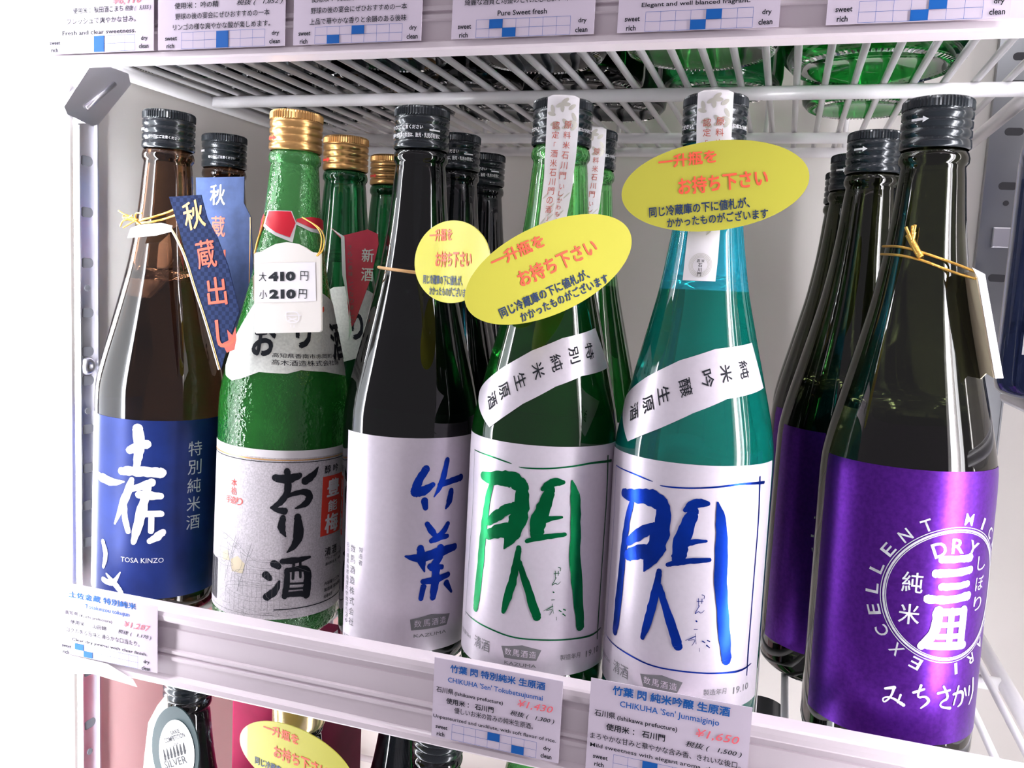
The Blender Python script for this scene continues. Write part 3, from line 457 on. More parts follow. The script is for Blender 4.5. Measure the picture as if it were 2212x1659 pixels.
arrow = lambda x, z, l=7, h=.9: join([rect(x, z-h*.45, x+l-2.4, z+h*.45), shape([(x+l-2.6, z-h*1.2), (x+l, z), (x+l-2.6, z+h*1.2)])])
# --- 1: brown bottle with blue label
def blue_bottle(lbl, *a, seg=96, full=True, **k):
    B = bottle(lbl, *a, G_BROWN, CAPB, seg=seg, level=208, captext=[(ct(W1, -2, 17, 4.9), WHITEINK), (text('SHARP EDGE', -17, 9.4, -6, h=1.5, bold=.03), WHITEINK)], **k)
    f = label(B, 'front_label', -34, 84, 3, 113.5, BLUEL)
    if full:
        pr('brush_print', S(D['tosa'], k=1.15), B, WHITEINK, f)
        pr('column_print', column('特別純米酒', 47.2, 100.5, 9.6, 11.6, .0), B, mat('grey_white_ink', (.55, .56, .62), .5), f)
        pr('name_print', text('TOSA KINZO', 5, 26, 30, h=3.1, bold=0.0), B, WHITEINK, f)
    return B
B1 = blue_bottle('brown glass bottle with blue label and white brush lettering, leftmost in the front row', -.376, -.3675, .451, .0385)
# --- 2: green cloudy bottle
def ori_bottle(lbl, *a, seg=96, full=True, gm=None, **k):
    B = bottle(lbl, *a, gm or G_GREEN, CAPG, seg=seg, level=225, captext=[(arrow(-13, 5.6, 9, 1.5), REDINK), (ct(W1, 5, 19, 4.6, 1.8, .0), GOLDINK)], **k)
    if full:
        f = label(B, 'front_label', -37.5, 82, 2.5, 103.6, WASHI)
        pr('label_edge_print', join([rect(-37.5, 99.2, 82, 103.6)]), B, PAPER, f, eps=.0001)
        pr('gold_line_print', join([rect(-37.5, 97.6, 82, 98.3)]), B, GOLDINK, f)
        pr('rule_print', join([rect(-37.5, 96.4, 82, 96.8), rect(20, 8.2, 82, 8.8), rect(-37.5, 5, 20, 5.15)]), B, INK, f)
        big = S(D['ori'], k=1.35)
        pr('brush_print', big, B, INK, f, eps=.00035)
        red = rect(46.5, 50, 66, 86.5); o = pr('red_seal_print', red, B, REDINK, f)
        pr('seal_letter_print', join([char('豊', 56, 79, 12, 11, bold=.04), char('能', 56, 67.8, 9, 7, bold=.03), char('梅', 56, 57, 13, 12, bold=.04)]), B, PAPER, f, eps=.0003)
        pr('red_letter_print', join([char('本', -7.5, 82, 4.6), char('格', -7.5, 77, 4.6), char('手', -11.5, 71.5, 4.6), char('造', -7.5, 71.5, 4.6), char('り', -3, 71.5, 4.6)]), B, REDINK, f)
        sm = [char('醇', 50, 90.8, 5), char('吟', 57, 90.8, 5), char('清', 53.5, 39.5, 5.5), char('酒', 60, 39.5, 5.5), text('アルコール分十八度', 51.8, 34.5, 70, h=2.0), text('原材料名 米・米麹', 51.8, 31, 70, h=2.0), text('内容量七二〇ml', 51.8, 18.5, 70, h=2.4), text('製造者 高木酒造', 51.8, 14.5, 72, h=2.4), text('出荷年月', 51.8, 10.4, 60, h=2.4)]
        sm += [rect(-36.2 + .42*i*1.6 % 17, 8, -36.2 + .42*i*1.6 % 17 + (.35 if i % 3 else .6), 33) for i in range(22)]
        sm += [column('上手に味わう方法 よく振ってからお飲みください要冷蔵', -34, 95, 2.0, 2.1)]
        pr('small_print', join(sm), B, INK, f)
        R = random.Random(3); L = []
        for cx, cy, a, b in ((6, 20, 18, 4.5), (6, 17.5, 18.6, 4.6), (10, 29, 15, 3.4), (10, 26.5, 15.4, 3.5), (14, 36, 11, 2.6), (-14, 33, 8, 2), (-14, 40, 7, 1.8)):
            L.append(([(cx+a*math.cos(q), cy+b*math.sin(q)) for q in [2*math.pi*i/14 for i in range(15)]], [.14]*15))
        for cx, a, z1, z2 in ((6, 18, 20, 10), (10, 15, 29, 20), (14, 11, 36, 30)):
            for i in range(-5, 6):
                x = cx + a*i/5.2; q = 4.4*math.sqrt(max(0, 1-(i/5.2)**2)); L.append(([(x, z1-q), (x, z2-q)], [.14, .14]))
        for fx, fz in ((-3, 30), (-13, 34)):
            L += [([(fx+2.6*math.cos(q)-0, fz+15+1.8*math.sin(q)) for q in [i*.785 for i in range(9)]], [.18]*9), ([(fx-2, fz+13), (fx-5, fz+6), (fx-4, fz), (fx+1, fz-1), (fx+4, fz+5), (fx+2, fz+13)], [.18]*6), ([(fx+2, fz+12), (fx+8, fz+9), (fx+10, fz+15)], [.2]*3), ([(fx-3, fz), (fx-4, fz-8)], [.2]*2), ([(fx+1, fz-1), (fx+2, fz-9)], [.2]*2), ([(fx+9, fz+18), (fx+1, fz-12)], [.25]*2)]
        for i in range(26):
            x = R.uniform(-12, 34); z = R.uniform(4.5, 11); L.append(([(x, z), (x+R.uniform(-3, 3), z+R.uniform(-1.5, 2)), (x+R.uniform(1, 5), z+R.uniform(-1, 1))], [.13]*3))
        L.append(([(-20, 52), (-8, 50), (3, 42), (9, 37), (24, 38), (40, 30)], [.16]*6))
        pr('brewery_drawing_print', S(L), B, GREYINK, f, cell=2)
        pr('robe_print', join([shape([(-7, 29), (-8, 36), (-3, 39), (2, 35), (1, 29)]), shape([(-15, 34), (-16, 39), (-11, 41), (-9, 35)])]), B, BEIGE, f)
    # scalloped shoulder label
    c = decal('shoulder_label', shape(D['coll']), B.m, WASHIG, B.t, 2.5, 2.5, eps=.0001)
    k2 = join([char('お', 5, 165.5, 17, 18, bold=.045), char('り', 33, 171.5, 12, 19, bold=.05), char('酒', 67, 165.5, 20, 22, bold=.035)])
    decal('shoulder_brush_print', k2, B.m, INK, c, 2.5, 2.5, eps=.0004)
    if full:
        decal('shoulder_address_print', join([text('高知県香南市赤岡町443', 12, 156.6, 63, h=2.6, bold=.0), text('高木酒造株式会社醸', 12, 152.4, 63, h=3.2, bold=.0)]), B.m, INK, c, 2.5, 2.5, eps=.0003)
        decal('shoulder_leaf_print', join([ellipse(50, 186, 2, 1.2), ellipse(53, 184.5, 2, 1.2, rot=.9)]), B.m, SIGNRED, c, 0, eps=.0003)
    return B
B2 = ori_bottle('cloudy leaf-green bottle with gold cap and grey paper label, second in the front row', -.290, -.2825, .457, .0385)
c = decal('neck_paper', shape(D['redA']), B2.m, PAPER, B2.t, 2.5, 2.5, eps=.0006)
decal('red_face', shape(D['redAi']), B2.m, REDP, c, 2.5, 2.5, eps=.0009)
c = decal('neck_paper', shape([(26.2, 235.8), (45.1, 237.7), (64, 237.6), (80.5, 236.5), (78, 229.2), (60, 228.5), (44.3, 229.2), (26.3, 232.4)]), B2.m, PAPER, B2.t, 2.5, 2.5, eps=.0006)
decal('red_face', shape([(26.2, 235.8), (45.1, 237.7), (64, 237.6), (78, 236.6), (76, 231.5), (60, 230.8), (44.5, 231.4), (26.3, 234.2)]), B2.m, REDP, c, 2.5, 2.5, eps=.0009)
c = decal('neck_paper', shape([(-21, 230.4), (-24, 238), (-40, 233), (-52, 222), (-45, 216), (-34, 222)]), B2.m, REDP, B2.t, 2.5, 2.5, eps=.0006)
# --- 3: dark bottle, silver-white label with blue brush letters
def take_bottle(lbl, *a, seg=96, full=True, **k):
    B = bottle(lbl, *a, G_DARK, CAPB, seg=seg, level=0, captext=[(ct(W1, -15.5, 7, 9.3, 2.3), WHITEINK), (ct(W2, -15.8, 17, 5.0, 2.5), WHITEINK), (rect(10.5, 8.6, 17, 9.4), WHITEINK)], **k)
    f = label(B, 'front_label', -26, 82, 0.4, 120, PEARL)
    if full:
        pr('brush_print', S(D['take'], k=1.3), B, BLUEF, f)
        logo = shape([(20, 13.2), (41.2, 13.6), (43.2, 19.6), (31, 21.6), (19.2, 19.4)])
        pr('logo_print', logo, B, GREYINK, f)
        pr('logo_letter_print', join([char(q, 23.5+5*i, 16.9, 4.0, 4.0, bold=.0) for i, q in enumerate('数馬酒造')]), B, PEARL, f, eps=.0003)
        sm = [text('KAZUMA', 21.5, 9.0, 41, h=1.9, bold=0), text('内容量720ml', -24.5, 2.0, -7, h=2.6, bold=0), column('製造者', -11, 57, 3.2, 3.6, .0), column('数馬酒造株式会社', -17.2, 57, 4.6, 6.0, .0), column('石川県鳳珠郡能登町宇出津へ36', -22, 57, 2.6, 3.1, .0)]
        pr('small_print', join(sm), B, GREYINK, f)
        pr('side_column_print', column('限定品特別純米酒', 69, 110, 4.6, 9.5), B, INK, f)
    return B
B3 = take_bottle('dark bottle with silvery white label and blue brush lettering, third in the front row', -.1995, -.2, .4515, .0385)
# --- 4/5: sen bottles
def seal_map(rows):
    rows = sorted([(q[2]+12, q[0], q[1]) for q in rows])
    def g(z):
        if z <= rows[0][0]: return rows[0][1:]
        for (a, b, c), (d, e, f) in zip(rows, rows[1:]):
            if z <= d: u = (z-a)/(d-a); return b+(e-b)*u, c+(f-c)*u
        return rows[-1][1:]
    return g
def seal(B, rows, ztop=310.3, zbot=None, name='neck_seal', chars=True):
    g = seal_map(rows); zb = zbot or min(q[2] for q in rows)+12
    def m(s, tt, e):   # s in -1..1 across, tt height above the base
        if tt > ztop: a, b = g(ztop); a0 = (a+b)/2+(b-a)/2*s*.75; d = (tt-ztop)*.001; R = .0158-d; return Vector((math.sin(a0)*R, -math.cos(a0)*R, .3103+e))
        a, b = g(tt); an = (a+b)/2 + (b-a)/2*s; R = (15.75 if tt > 281 else max(radz(B.r, tt), 13.8 + (tt-262)/19*1.9 if tt > 262 else 0) + .25)*.001 + e
        return Vector((R*math.sin(an), -R*math.cos(an), tt*.001))
    sc_ = lambda vf: ([(p[0]/8.2, *p[1:]) for p in vf[0]], vf[1])
    o = decal(name, rect(-1, zb, 1, ztop+9), m, PAPER, B.t, .12, 3)
    leaf = []
    R = random.Random(5)
    for i in range(16):
        leaf.append(ellipse(R.uniform(-6, 6), ztop-3-R.uniform(0, 14), 2.2, 1.0, 12, R.uniform(0, 3)))
    for i in range(10): leaf.append(ellipse(R.uniform(-6, 6), 262-R.uniform(0, 20), 2.4, .35, 10, .8))
    decal('leaf_print', sc_(join(leaf)), m, GREYL, o, .12, 3, eps=.00015)
    if chars:
        decal('seal_letter_print', sc_(join([column('原料米石川門', 2.6, 297.5, 3.7, 4.9, .0, x2=2.2), column('いしかわもん', 2.3, 267, 2.7, 3.4, 0.0), column('認定「酒米石川門の酒」', -3.2, 297, 3.7, 4.55, .0)])), m, RUST, o, .15, 3, eps=.0003)
    return o, m, sc_
def sen_bottle(lbl, gm, ink, dx, rows, sh, shc, chars, *a, seg=96, full=True, **k):
    B = bottle(lbl, *a, gm, CAPB, seg=seg, level=218, captext=[(ct('お酒は20歳になってから切り口に', 9, 22, 6.0, 2), WHITEINK), (ct('ください', -19, -9, 6, 2), WHITEINK)], **k)
    f = label(B, 'front_label', -78+dx, 62+dx, 8.6, 126.6, PEARL)
    if full:
        pr('brush_print', S(D['g'], dx, .8, 1.2), B, ink, f)
        pr('logo_print', shape([(-4+dx, 16.6), (12.4+dx, 17.2), (14.6+dx, 22.8), (5+dx, 24.6), (-6+dx, 22.4)]), B, GREYINK, f)
        pr('logo_letter_print', join([char(q, -2.2+dx+4.2*i, 20.2, 3.5, 3.6, bold=0) for i, q in enumerate('数馬酒造')]), B, PEARL, f, eps=.0003)
        pr('small_print', join([text('KAZUMA', -3.8+dx, 13.4, 12.4+dx, h=1.8, bold=0), char('清', -21.5+dx, 19.8, 5.4, 6.2, bold=0), char('酒', -15.7+dx, 19.8, 5.4, 6.2, bold=0), text('製造年月', 24.5+dx, 17.2, 36.3+dx, h=3.0, bold=0), text('19.10', 40.5+dx, 16.0, 51.5+dx, h=3.4, bold=.01), text('内容量720ml', -41+dx, 19, -28+dx, h=2.4, bold=0)]), B, GREYINK, f)
    if sh:
        c = decal('shoulder_label', shape(sh), B.m, PEARL, B.t, 2.5, 2.5, eps=.0001)
        if full:
            ch = []
            for i, q in enumerate(chars):
                a0 = shc[max(0, i-1)]; b0 = shc[min(len(shc)-1, i+1)]; an = math.atan2(b0[1]-a0[1], b0[0]-a0[0])
                ch.append(char(q, shc[i][0], shc[i][1], 8.2, 7.0, rot=an+math.pi/2, bold=.012))
            decal('shoulder_letter_print', join(ch), B.m, INK, c, 2.5, 2.5, eps=.0003)
    B.seal = seal(B, rows)
    return B
B4 = sen_bottle('deep green bottle with white label and green foil brush character, fourth in the front row', G_MID, GREENF, 0, D['seal4'] + [(-.29, .42, 215)], D['sh4'], D['sh4c'], '特別純米生原酒', -.1165, -.116, .438, .039)
B5 = sen_bottle('turquoise bottle with white label and blue foil brush character, fifth in the front row', G_TEAL, BLUEF, -8.9, D['seal5'], D['sh5'], D['sh5c'], '純米吟醸生原酒', -.0365, -.0395, .433, .039)
o, m, sc_ = B5.seal
rg = []
for rr in (5.6, 5.0, 4.4, 3.8): rg.append(frame_ring := join([shape([(rr*math.cos(a), rr*math.sin(a)), (rr*math.cos(b), rr*math.sin(b)), ((rr-.22)*math.cos(b), (rr-.22)*math.sin(b)), ((rr-.22)*math.cos(a), (rr-.22)*math.sin(a))]) for a, b in [(2*math.pi*i/36, 2*math.pi*(i+1)/36) for i in range(36)]]))
decal('crest_print', sc_(xf(join(rg), 0, 229.5)), m, GREYL, o, .15, 3, eps=.0003)
decal('crest_letter_print', sc_(join([char('酒', -1.1, 231.5, 1.5), char('米', 1.1, 231.5, 1.5), char('石', 0, 229.4, 1.9), char('川', 0, 227.3, 1.9), char('門', 0, 225.2, 1.9)])), m, INK, o, .15, 3, eps=.00035)
# --- 6: purple label
def purple_bottle(lbl, *a, seg=96, full=True, **k):
    B = bottle(lbl, *a, G_OLIVE, CAPB, seg=seg, level=167, captext=[(xf(arrow(-13.5, 11.6, 8, 1.2), 0, 0, 0), WHITEINK)], **k)
    f = label(B, 'front_label', -46.5, 53, 7, 132.6, PURPLE)
    cx, cz, R0 = 20, 77, 30.5
    ring = []
    for rr, ww in ((31.2, .35), (30.2, .9), (29.0, .35)):
        ring.append(join([shape([(cx+rr*math.cos(p), cz+rr*math.sin(p)), (cx+rr*math.cos(q), cz+rr*math.sin(q)), (cx+(rr-ww)*math.cos(q), cz+(rr-ww)*math.sin(q)), (cx+(rr-ww)*math.cos(p), cz+(rr-ww)*math.sin(p))]) for p, q in [(2*math.pi*i/72, 2*math.pi*(i+1)/72) for i in range(72)]]))
    for i, ch in enumerate('EXCELLENT MICHISAKARI '):
        an = math.radians(270 - 360*i/22 - 24)
        if ch != ' ': ring.append(char(ch, cx+34.6*math.cos(an), cz+34.6*math.sin(an), 4.6 if ch != 'I' else 1.6, 5.4, rot=an-math.pi/2, bold=.01))
    for i, ch in enumerate('DRY'):
        an = math.radians(112-22*i); ring.append(char(ch, cx+22.5*math.cos(an), cz+22.5*math.sin(an), 6.2, 6.8, rot=an-math.pi/2, bold=.02))
    pr('ring_print', join(ring), B, SILVER, f, cell=4)
    big = S([([(13, 93.4), (22, 93.6), (27, 94)], [3.4, 3, 4]), ([(11, 87), (20, 87.4), (28, 88.4)], [4, 3.6, 3.6]), ([(14, 81), (21, 81.2), (27, 82)], [3.4, 3, 3.2]), ([(8.5, 75.3), (18, 75), (28, 76.4)], [4, 3.6, 4.2]),
             ([(13, 69.5), (27, 69.5)], [3.4, 3.4]), ([(13.6, 70), (13, 60), (7.6, 53.6)], [4.6, 4.6, 3.6]), ([(26.4, 70), (26.4, 54)], [4.2, 4.2]), ([(14, 63.6), (26, 63.6)], [2.6, 2.6]), ([(14, 58.2), (26, 58.2)], [2.6, 2.6]), ([(10, 54), (28, 53.6)], [3.4, 3.8]), ([(20, 70), (20, 54)], [3, 3])])
    pr('centre_character_print', big, B, SILVER, f)
    pr('side_character_print', join([char('純', 1.6, 82.2, 8.6, 9.4, bold=.015), char('米', 1.4, 67.6, 8.6, 9.4, bold=.015), column('しぼり', 36, 94, 7, 9.4, 0)]), B, SILVER, f)
    pr('script_print', S(D['michi'], k=1.2), B, WHITEINK, f)
    return B
B6 = purple_bottle('large near-black bottle with shiny purple label, rightmost in the front row', .0635, .0595, .446, .039)
# --- rows behind
blue_bottle('brown bottle with dark cap behind the leftmost bottle, faded blue hang card on its neck', -.386, -.386, .531, .0385, seg=48, full=False)
ori_bottle('green bottle with gold cap directly behind the grey-label bottle, red card on its neck', -.2945, -.2945, .539, .0385, seg=48, full=False, gm=G_BGREEN)
ori_bottle('green bottle with gold cap third in line, behind the red neck card', -.300, -.300, .620, .0385, seg=48, full=False, gm=G_BGREEN)
take_bottle('dark bottle standing second in line behind the blue brush-lettered one', -.2105, -.2105, .532, .0385, seg=48, full=False)
take_bottle('dark bottle standing third in line, half hidden by the two dark ones before it', -.2195, -.2195, .611, .0385, seg=48, full=False)
sen_bottle('green bottle with seal strip second in line behind the green foil character bottle', G_MID, GREENF, 0, D['seal4'] + [(-.29, .42, 215)], None, None, '', -.1195, -.119, .520, .039, seg=48, full=False)
purple_bottle('near-black bottle second in line behind the purple-label bottle', .041, .041, .528, .039, seg=48)
purple_bottle('near-black bottle third in line behind the purple-label bottle', .036, .036, .608, .039, seg=48)
purple_bottle('near-black bottle last in line behind the purple-label bottle', .036, .036, .688, .039, seg=48)
B = bottle('navy-black bottle cut by the right picture edge, pink-white back label', .1625, .1625, .58, .0385, glass('navy_black_glass', (.02, .03, .08), .85), CAPB, z0=.153, seg=64, level=0)
f = label(B, 'back_label', -36, 30, 14, 94, PAPER)
pr('small_print', join([column('お酒は20歳になってから。', -30, 88, 2.9, 3.5, 0), column('冷やしてお召し上がり', -25, 88, 2.9, 3.5, 0), text('内容量 720ml', -34.5, 36, -14, h=3.2, bold=0), text('4 936', -34.8, 17.4, -22, h=2.6, bold=0)] + [rect(-31+i*.95, 20, -31+i*.95+(.35 if i % 3 else .6), 30.5) for i in range(20)]), B, GREYINK, f)
pr('mark_print', join([shape([(-31+3.6*math.cos(a), 43.5+2.8*math.sin(a)), (-31+3.6*math.cos(b), 43.5+2.8*math.sin(b)), (-31+3.3*math.cos(b), 43.5+2.5*math.sin(b)), (-31+3.3*math.cos(a), 43.5+2.5*math.sin(a))]) for a, b in [(2*math.pi*i/24, 2*math.pi*(i+1)/24) for i in range(24)]] + [text('KJ', -32.6, 42.6, -29.4, h=1.9)]), B, GREYINK, f)
decal('neck_wrap', shape([(-60, 225), (-34, 205), (-20, 240), (10, 215), (30, 258), (-60, 258)]), B.m, mat('pearl_blue_wrap', (.55, .60, .78), .3, .4), B.t, 3, 4, eps=.0004)
# --- upper shelf
def upper(label_, x, y, gm, lab=None, scale=1.0, cap=CAPB, group=None):
    B = bottle(label_, x, x, y, .039, gm, cap, z0=.336, seg=64, level=0, scale=scale)
    k = MB(); N = 90 if y < .52 or x > 0 else 48
    for i in range(N):
        a = 2*math.pi*i/N; c, s = math.cos(a), math.sin(a); n = len(k.v); w = .0007
        k.v += [(.029*c-w*s, .029*s+w*c, .0006), (.029*c+w*s, .029*s-w*c, .0006), (.0345*c+w*s, .0345*s-w*c, .0003), (.0345*c-w*s, .0345*s+w*c, .0003), (.0318*c, .0318*s, -.0006)]
        k.f += [(n, n+1, n+4), (n+1, n+2, n+4), (n+2, n+3, n+4), (n+3, n, n+4)]
    tag(k.build('base_knurling', gm, B.t), kind='stuff')
    if lab: decal('front_label', rect(-60, 3, 60, 110), B.m, lab, B.t, 3, 300, eps=.0001)
    return B
upper('large bright green bottle base on the upper shelf above the near-black caps', .036, .545, G_UP, None, 1.28)
upper('deep green white-labelled bottle on the upper shelf above the turquoise bottle', -.056, .500, G_MID, PEARL, 1.15)
Bq = upper('near-black bottle with tan dated label on the upper shelf, above the green foil character bottle', -.150, .500, G_DARK, None, 1.1)
f = label(Bq, 'front_label', -20, 64, 0, 110, BEIGE)
pr('date_print', join([text('製造年月', 43, 9, 57, h=3.4), text('2019.10', 40, 1.5, 58, h=3.6)]), Bq, INK, f)
pr('stripe_print', join([rect(-18+7*i, 1, -17.6+7*i, 30) for i in range(8)]), Bq, GREYINK, f)
for i, x in enumerate((-.240, -.322, -.400)):
    upper(['near-black bottle base on the upper shelf above the dark brush-lettered bottle', 'near-black bottle base on the upper shelf above the gold caps', 'near-black bottle base on the upper shelf, leftmost of its front row'][i], x, .49, G_DARK, None, 1.0)
for i, x in enumerate((.038, -.052, -.140, -.224, -.307, -.388)):
    upper(['green bottle base on the upper shelf behind the large bright green one', 'green bottle base on the upper shelf behind the white-label deep green one', 'dark bottle base on the upper shelf right behind the tan-label one', 'dark bottle base in the second row of the upper shelf, fourth from the right', 'dark bottle base in the second row of the upper shelf, fifth from the right', 'dark bottle base in the second row of the upper shelf, leftmost'][i], x, .655 if i < 1 else .60 if i < 2 else .585, [G_UP, G_BGREEN, G_DARK, G_DARK, G_DARK, G_DARK][i], None, 1.0)
for i, x in enumerate((-.135, -.220, -.305, -.388)):
    upper('near-black bottle in the third row of the upper shelf, %s' % ['nearest the middle', 'second from the middle', 'third from the middle', 'next to the left wall'][i], x, .66, G_DARK, None, 1.0)
# --- bottom shelf
def low(label_, x, y, gm, cm, **k): return bottle(label_, x, x, y, .039, gm, cm, z0=-.362, seg=64, **k)
low('near-black bottle below the rail with round medal card on its neck', -.354, .455, G_DARK, CAPB, level=0)
low('bottle with smooth gold cap below the rail, above the yellow oval', -.2705, .455, G_DARK, CAPGS, level=0, gold=True)
low('near-black bottle below the rail, beside the yellow oval card', -.176, .455, G_DARK, CAPB, level=0)
low('green bottle below the rail under the two price tickets', -.090, .455, G_MID, CAPB, level=0)
low('pale green bottle below the rail, behind the space between dark necks', -.140, .545, G_GREEN, CAPB, level=0)
low('near-black bottle seen through the lower wires beside the turquoise bottle', .006, .545, G_DARK, CAPB, level=0)
low('near-black bottle low in the cabinet behind the yellow oval card', -.238, .545, G_DARK, CAPB, level=0)
t = empty('sake_carton', (-.318, .535, -.362), 'maroon gift carton with gold lettering behind the round medal card', 'carton')
o = bevel(MB().box((-.036, -.032, 0), (.036, .032, .302)).build('carton_body', MAROON, t), .002)
cm_ = lambda s, tt, e: Vector((s*.001, -.0322-e, tt*.001))
decal('gold_letter_print', column('氷温貯蔵', 3, 262, 11, 16, .02), cm_, PALEGOLD, t, 0)
decal('script_print', text('hiragiku', -8, 268, 22, h=6, bold=0, shear=.3), cm_, mat('dull_rose_ink', (.45, .16, .16), .5), t, 0)
# ------------------------------------------------------------------ yellow oval cards
def oval(label_, c, u, n, a=.0422, b=.0203, full=True):
    u = Vector(u).normalized(); n = Vector(n); n = (n - u*n.dot(u)).normalized(); v = n.cross(u)
    t = empty('oval_sign', c, label_, 'sign', 'yellow oval signs')
    mp = flat(Vector((0, 0, 0)), u, v, n); k = 1.0
    o = decal('card', ellipse(0, 0, a*1000, b*1000, 72), mp, YELLOW, t, 0, thick=.0006)
    decal('red_letter_print', join([text('一升瓶を', -24, 11.0, 2.6, h=6.2, bold=.035), text('お持ち下さい', -15.5, -1.8, 24.6, h=8.0, bold=.035)]), mp, SIGNRED, o, 0, eps=.0005)
    decal('navy_letter_print', join([text('同じ冷蔵庫の下に値札が、', -29.6, -11.0, 16.2, h=5.0, bold=.03), text('かかったものがございます', -21.5, -16.6, 24.0, h=4.6, bold=.03)]), mp, SIGNBLUE, o, 0, eps=.0005)
    MB().tube([Vector((0, 0, 0)) - n*.0008, Vector((0, .003, 0)) - n*.001], .0008, 6).build('tape_tab', TAPE, t)
    return t
oval('yellow oval card on the neck of the turquoise bottle, nearly level', (-.0363, .412, .2536), (.0821, .0, .0103), (0, -1, 0))
oval('yellow oval card on the green foil character bottle, tilted up to the right', (-.1040, .384, .2119), (.7400*math.cos(math.radians(24)), .40, math.sin(math.radians(26))*.9), (.45, -.85, 0))
oval('narrow turned yellow oval card on the neck of the blue brush-lettered bottle', (-.1605, .402, .2136), (.66, -.60, 0.0), (-.60, -.66, 0))
oval('yellow oval card at the bottom edge below the rail', (-.2459, .410, -.0730), (.98, -.17, -.02), (-.17, -.98, 0))
o = MB().tube([(.0215*math.cos(a), .0215*math.sin(a), -.0016*math.cos(a)) for a in [2*math.pi*i/40 for i in range(40)]], .0009, 8, closed=True).build('rubber_band', RUBBER, None, True)
o.location = (-.1997, .4515, .2085); tag(o, 'tan rubber band round the neck of the blue brush-lettered bottle', 'rubber band')
# ------------------------------------------------------------------ hanging cards and cords
def card(name, label_, pts, y, m, cat='tag', thick=.0006, prints=(), group=None, tilt=0.0):
    cx = sum(p[0] for p in pts)/len(pts); cz = min(p[1] for p in pts)
    t = empty(name, (cx*.001, y, cz*.001), label_, cat, group)
    mp = lambda s, q, e: Vector(((s-cx)*.001, -e + (q-cz)*.001*tilt, (q-cz)*.001))
    decal('card', shape(pts), mp, m, t, 0, thick=thick)
    for nm, vf, mm in prints: decal(nm, vf, mp, mm, t, 0, eps=thick/2+.00025)
    return t
def cord(pts, r, t, name='cord', m=None):
    w = t.matrix_basis.inverted(); p = [w @ Vector((a*.001, b*.001, c*.001)) for a, b, c in pts]
    return MB().tube([Vector(q) for q in chaikin([tuple(x) for x in p], 2)], r, 8).build(name, m or GOLDCORD, t, True)
T2 = D['tag2t']
t = card('price_tag', 'white plastic price tag with black numbers hanging on the leaf-green bottle', D['tag2'], .415, TAGPL, thick=.0016, tilt=0.05, prints=[
    ('sticker', shape(D['tag2s']), TAPE)])
cx = sum(p[0] for p in D['tag2'])/13; cz = min(p[1] for p in D['tag2'])
mp = lambda s, q, e: Vector(((s-cx)*.001, -e + (q-cz)*.001*.05, (q-cz)*.001))
decal('number_print', join([char('大', -276.2, 201.4, 4.8, 5.0, bold=0), text('410', -272.4, 199.4, -255.6, -254.0 and 200.5, h=5.2, bold=.06), char('円', -250.2, 203.0, 5.0, 5.0, bold=0), char('小', -275.4, 191.6, 4.8, 5.0, bold=0), text('210', -271.4, 189.8, -254.8, 190.8, h=5.2, bold=.06), char('円', -250.6, 193.2, 5.0, 5.0, bold=0)]), mp, INK, t, 0, eps=.0013)
decal('pen_scribble', S([([(-264.6, 204.5), (-264.2, 200.8), (-263.0, 205), (-264.8, 202.5), (-262.6, 201.5), (-264.6, 200.2), (-262.4, 200.0)], [.7]*7)]), mp, INK, t, 0, eps=.0016)
emb = S([([(-260.6, 182.5), (-258, 183.2), (-252.5, 183.2), (-252, 177.5), (-260.2, 177.2), (-260.6, 182.5)], [.6]*6), ([(-261.5, 181), (-251, 181.6)], [.5]*2), ([(-259, 180), (-253.5, 178.2)], [.5]*2), ([(-253.5, 180), (-259, 178.2)], [.5]*2), ([(-257, 176), (-257, 174.6)], [.5]*2), ([(-255, 176), (-255, 174.6)], [.5]*2)])
decal('embossed_mark', emb, mp, PAPER, t, 0, eps=.0013)
cord([(-266, 438, 236), (-252, 430, 231), (-242.5, 420, 225), (-241.4, 417, 217.3), (-242.5, 414.6, 214)], .0004, t)
cord([(-266, 438, 236), (-250, 431, 230), (-240.8, 420, 224), (-239.8, 417, 217.3), (-242.0, 414.6, 214)], .0004, t)
cord([(-292, 440, 236), (-286, 428, 228), (-283.1, 420, 221.1), (-282.4, 416.5, 213.8)], .0005, t)
o = MB().poly([(0, 0), (.006, .004), (.006, .016), (.004, .020), (-.001, .013)], 0, .0004).build('second_leaf', BEIGE, t); o.location = (-.027, .010, .018)
# navy autumn cards
def navy(label_, pts, cpts, y, size, reds, light=False, gold=None, extra=()):
    P = []
    cs = '秋蔵出し'
    P.append(('gold_letter_print', char(cs[0], cpts[0][0], cpts[0][1], size*.86, size, rot=cpts[0][2], bold=.02), PALEGOLD if light else GOLDINK))
    P.append(('red_letter_print', join([char(cs[i], c[0], c[1], size*.8, size, rot=c[2], bold=.02) for i, c in list(enumerate(cpts))[1:]]), SIGNRED))
    if gold: P += [('gold_edge_print', stroke(gold, [.6]*len(gold)), GOLDINK), ('white_edge_print', stroke([(a-1.1, c) for a, c in gold], [.8]*len(gold)), PAPER)]
    for q in extra: P.append(q)
    return card('hang_card', label_, pts, y, mat('faded_navy_card', (.07, .11, .26), .6, spec=.15, noise=.3, nscale=90) if light else NAVY, prints=P)
C = D['c1']
t = navy('navy hang card with gold and red characters curving down from the leftmost bottle', D['navy1'], [(C[0][0], C[0][1], .25), (C[1][0], C[1][1], .2), (C[2][0], C[2][1], .15), (C[3][0], C[3][1], .15)], .412, 16, 0,
     gold=D['gold1'], extra=[('maple_print', join([shape([(-296, 158), (-299, 163), (-295, 165), (-296, 171), (-292.5, 168), (-290.5, 173), (-289.8, 166), (-291, 160)])]), RUST)])
bnd = card('neck_loop', 'white paper loop of the hang card round the leftmost bottle neck', D['wb1'], .4235, TAPE)
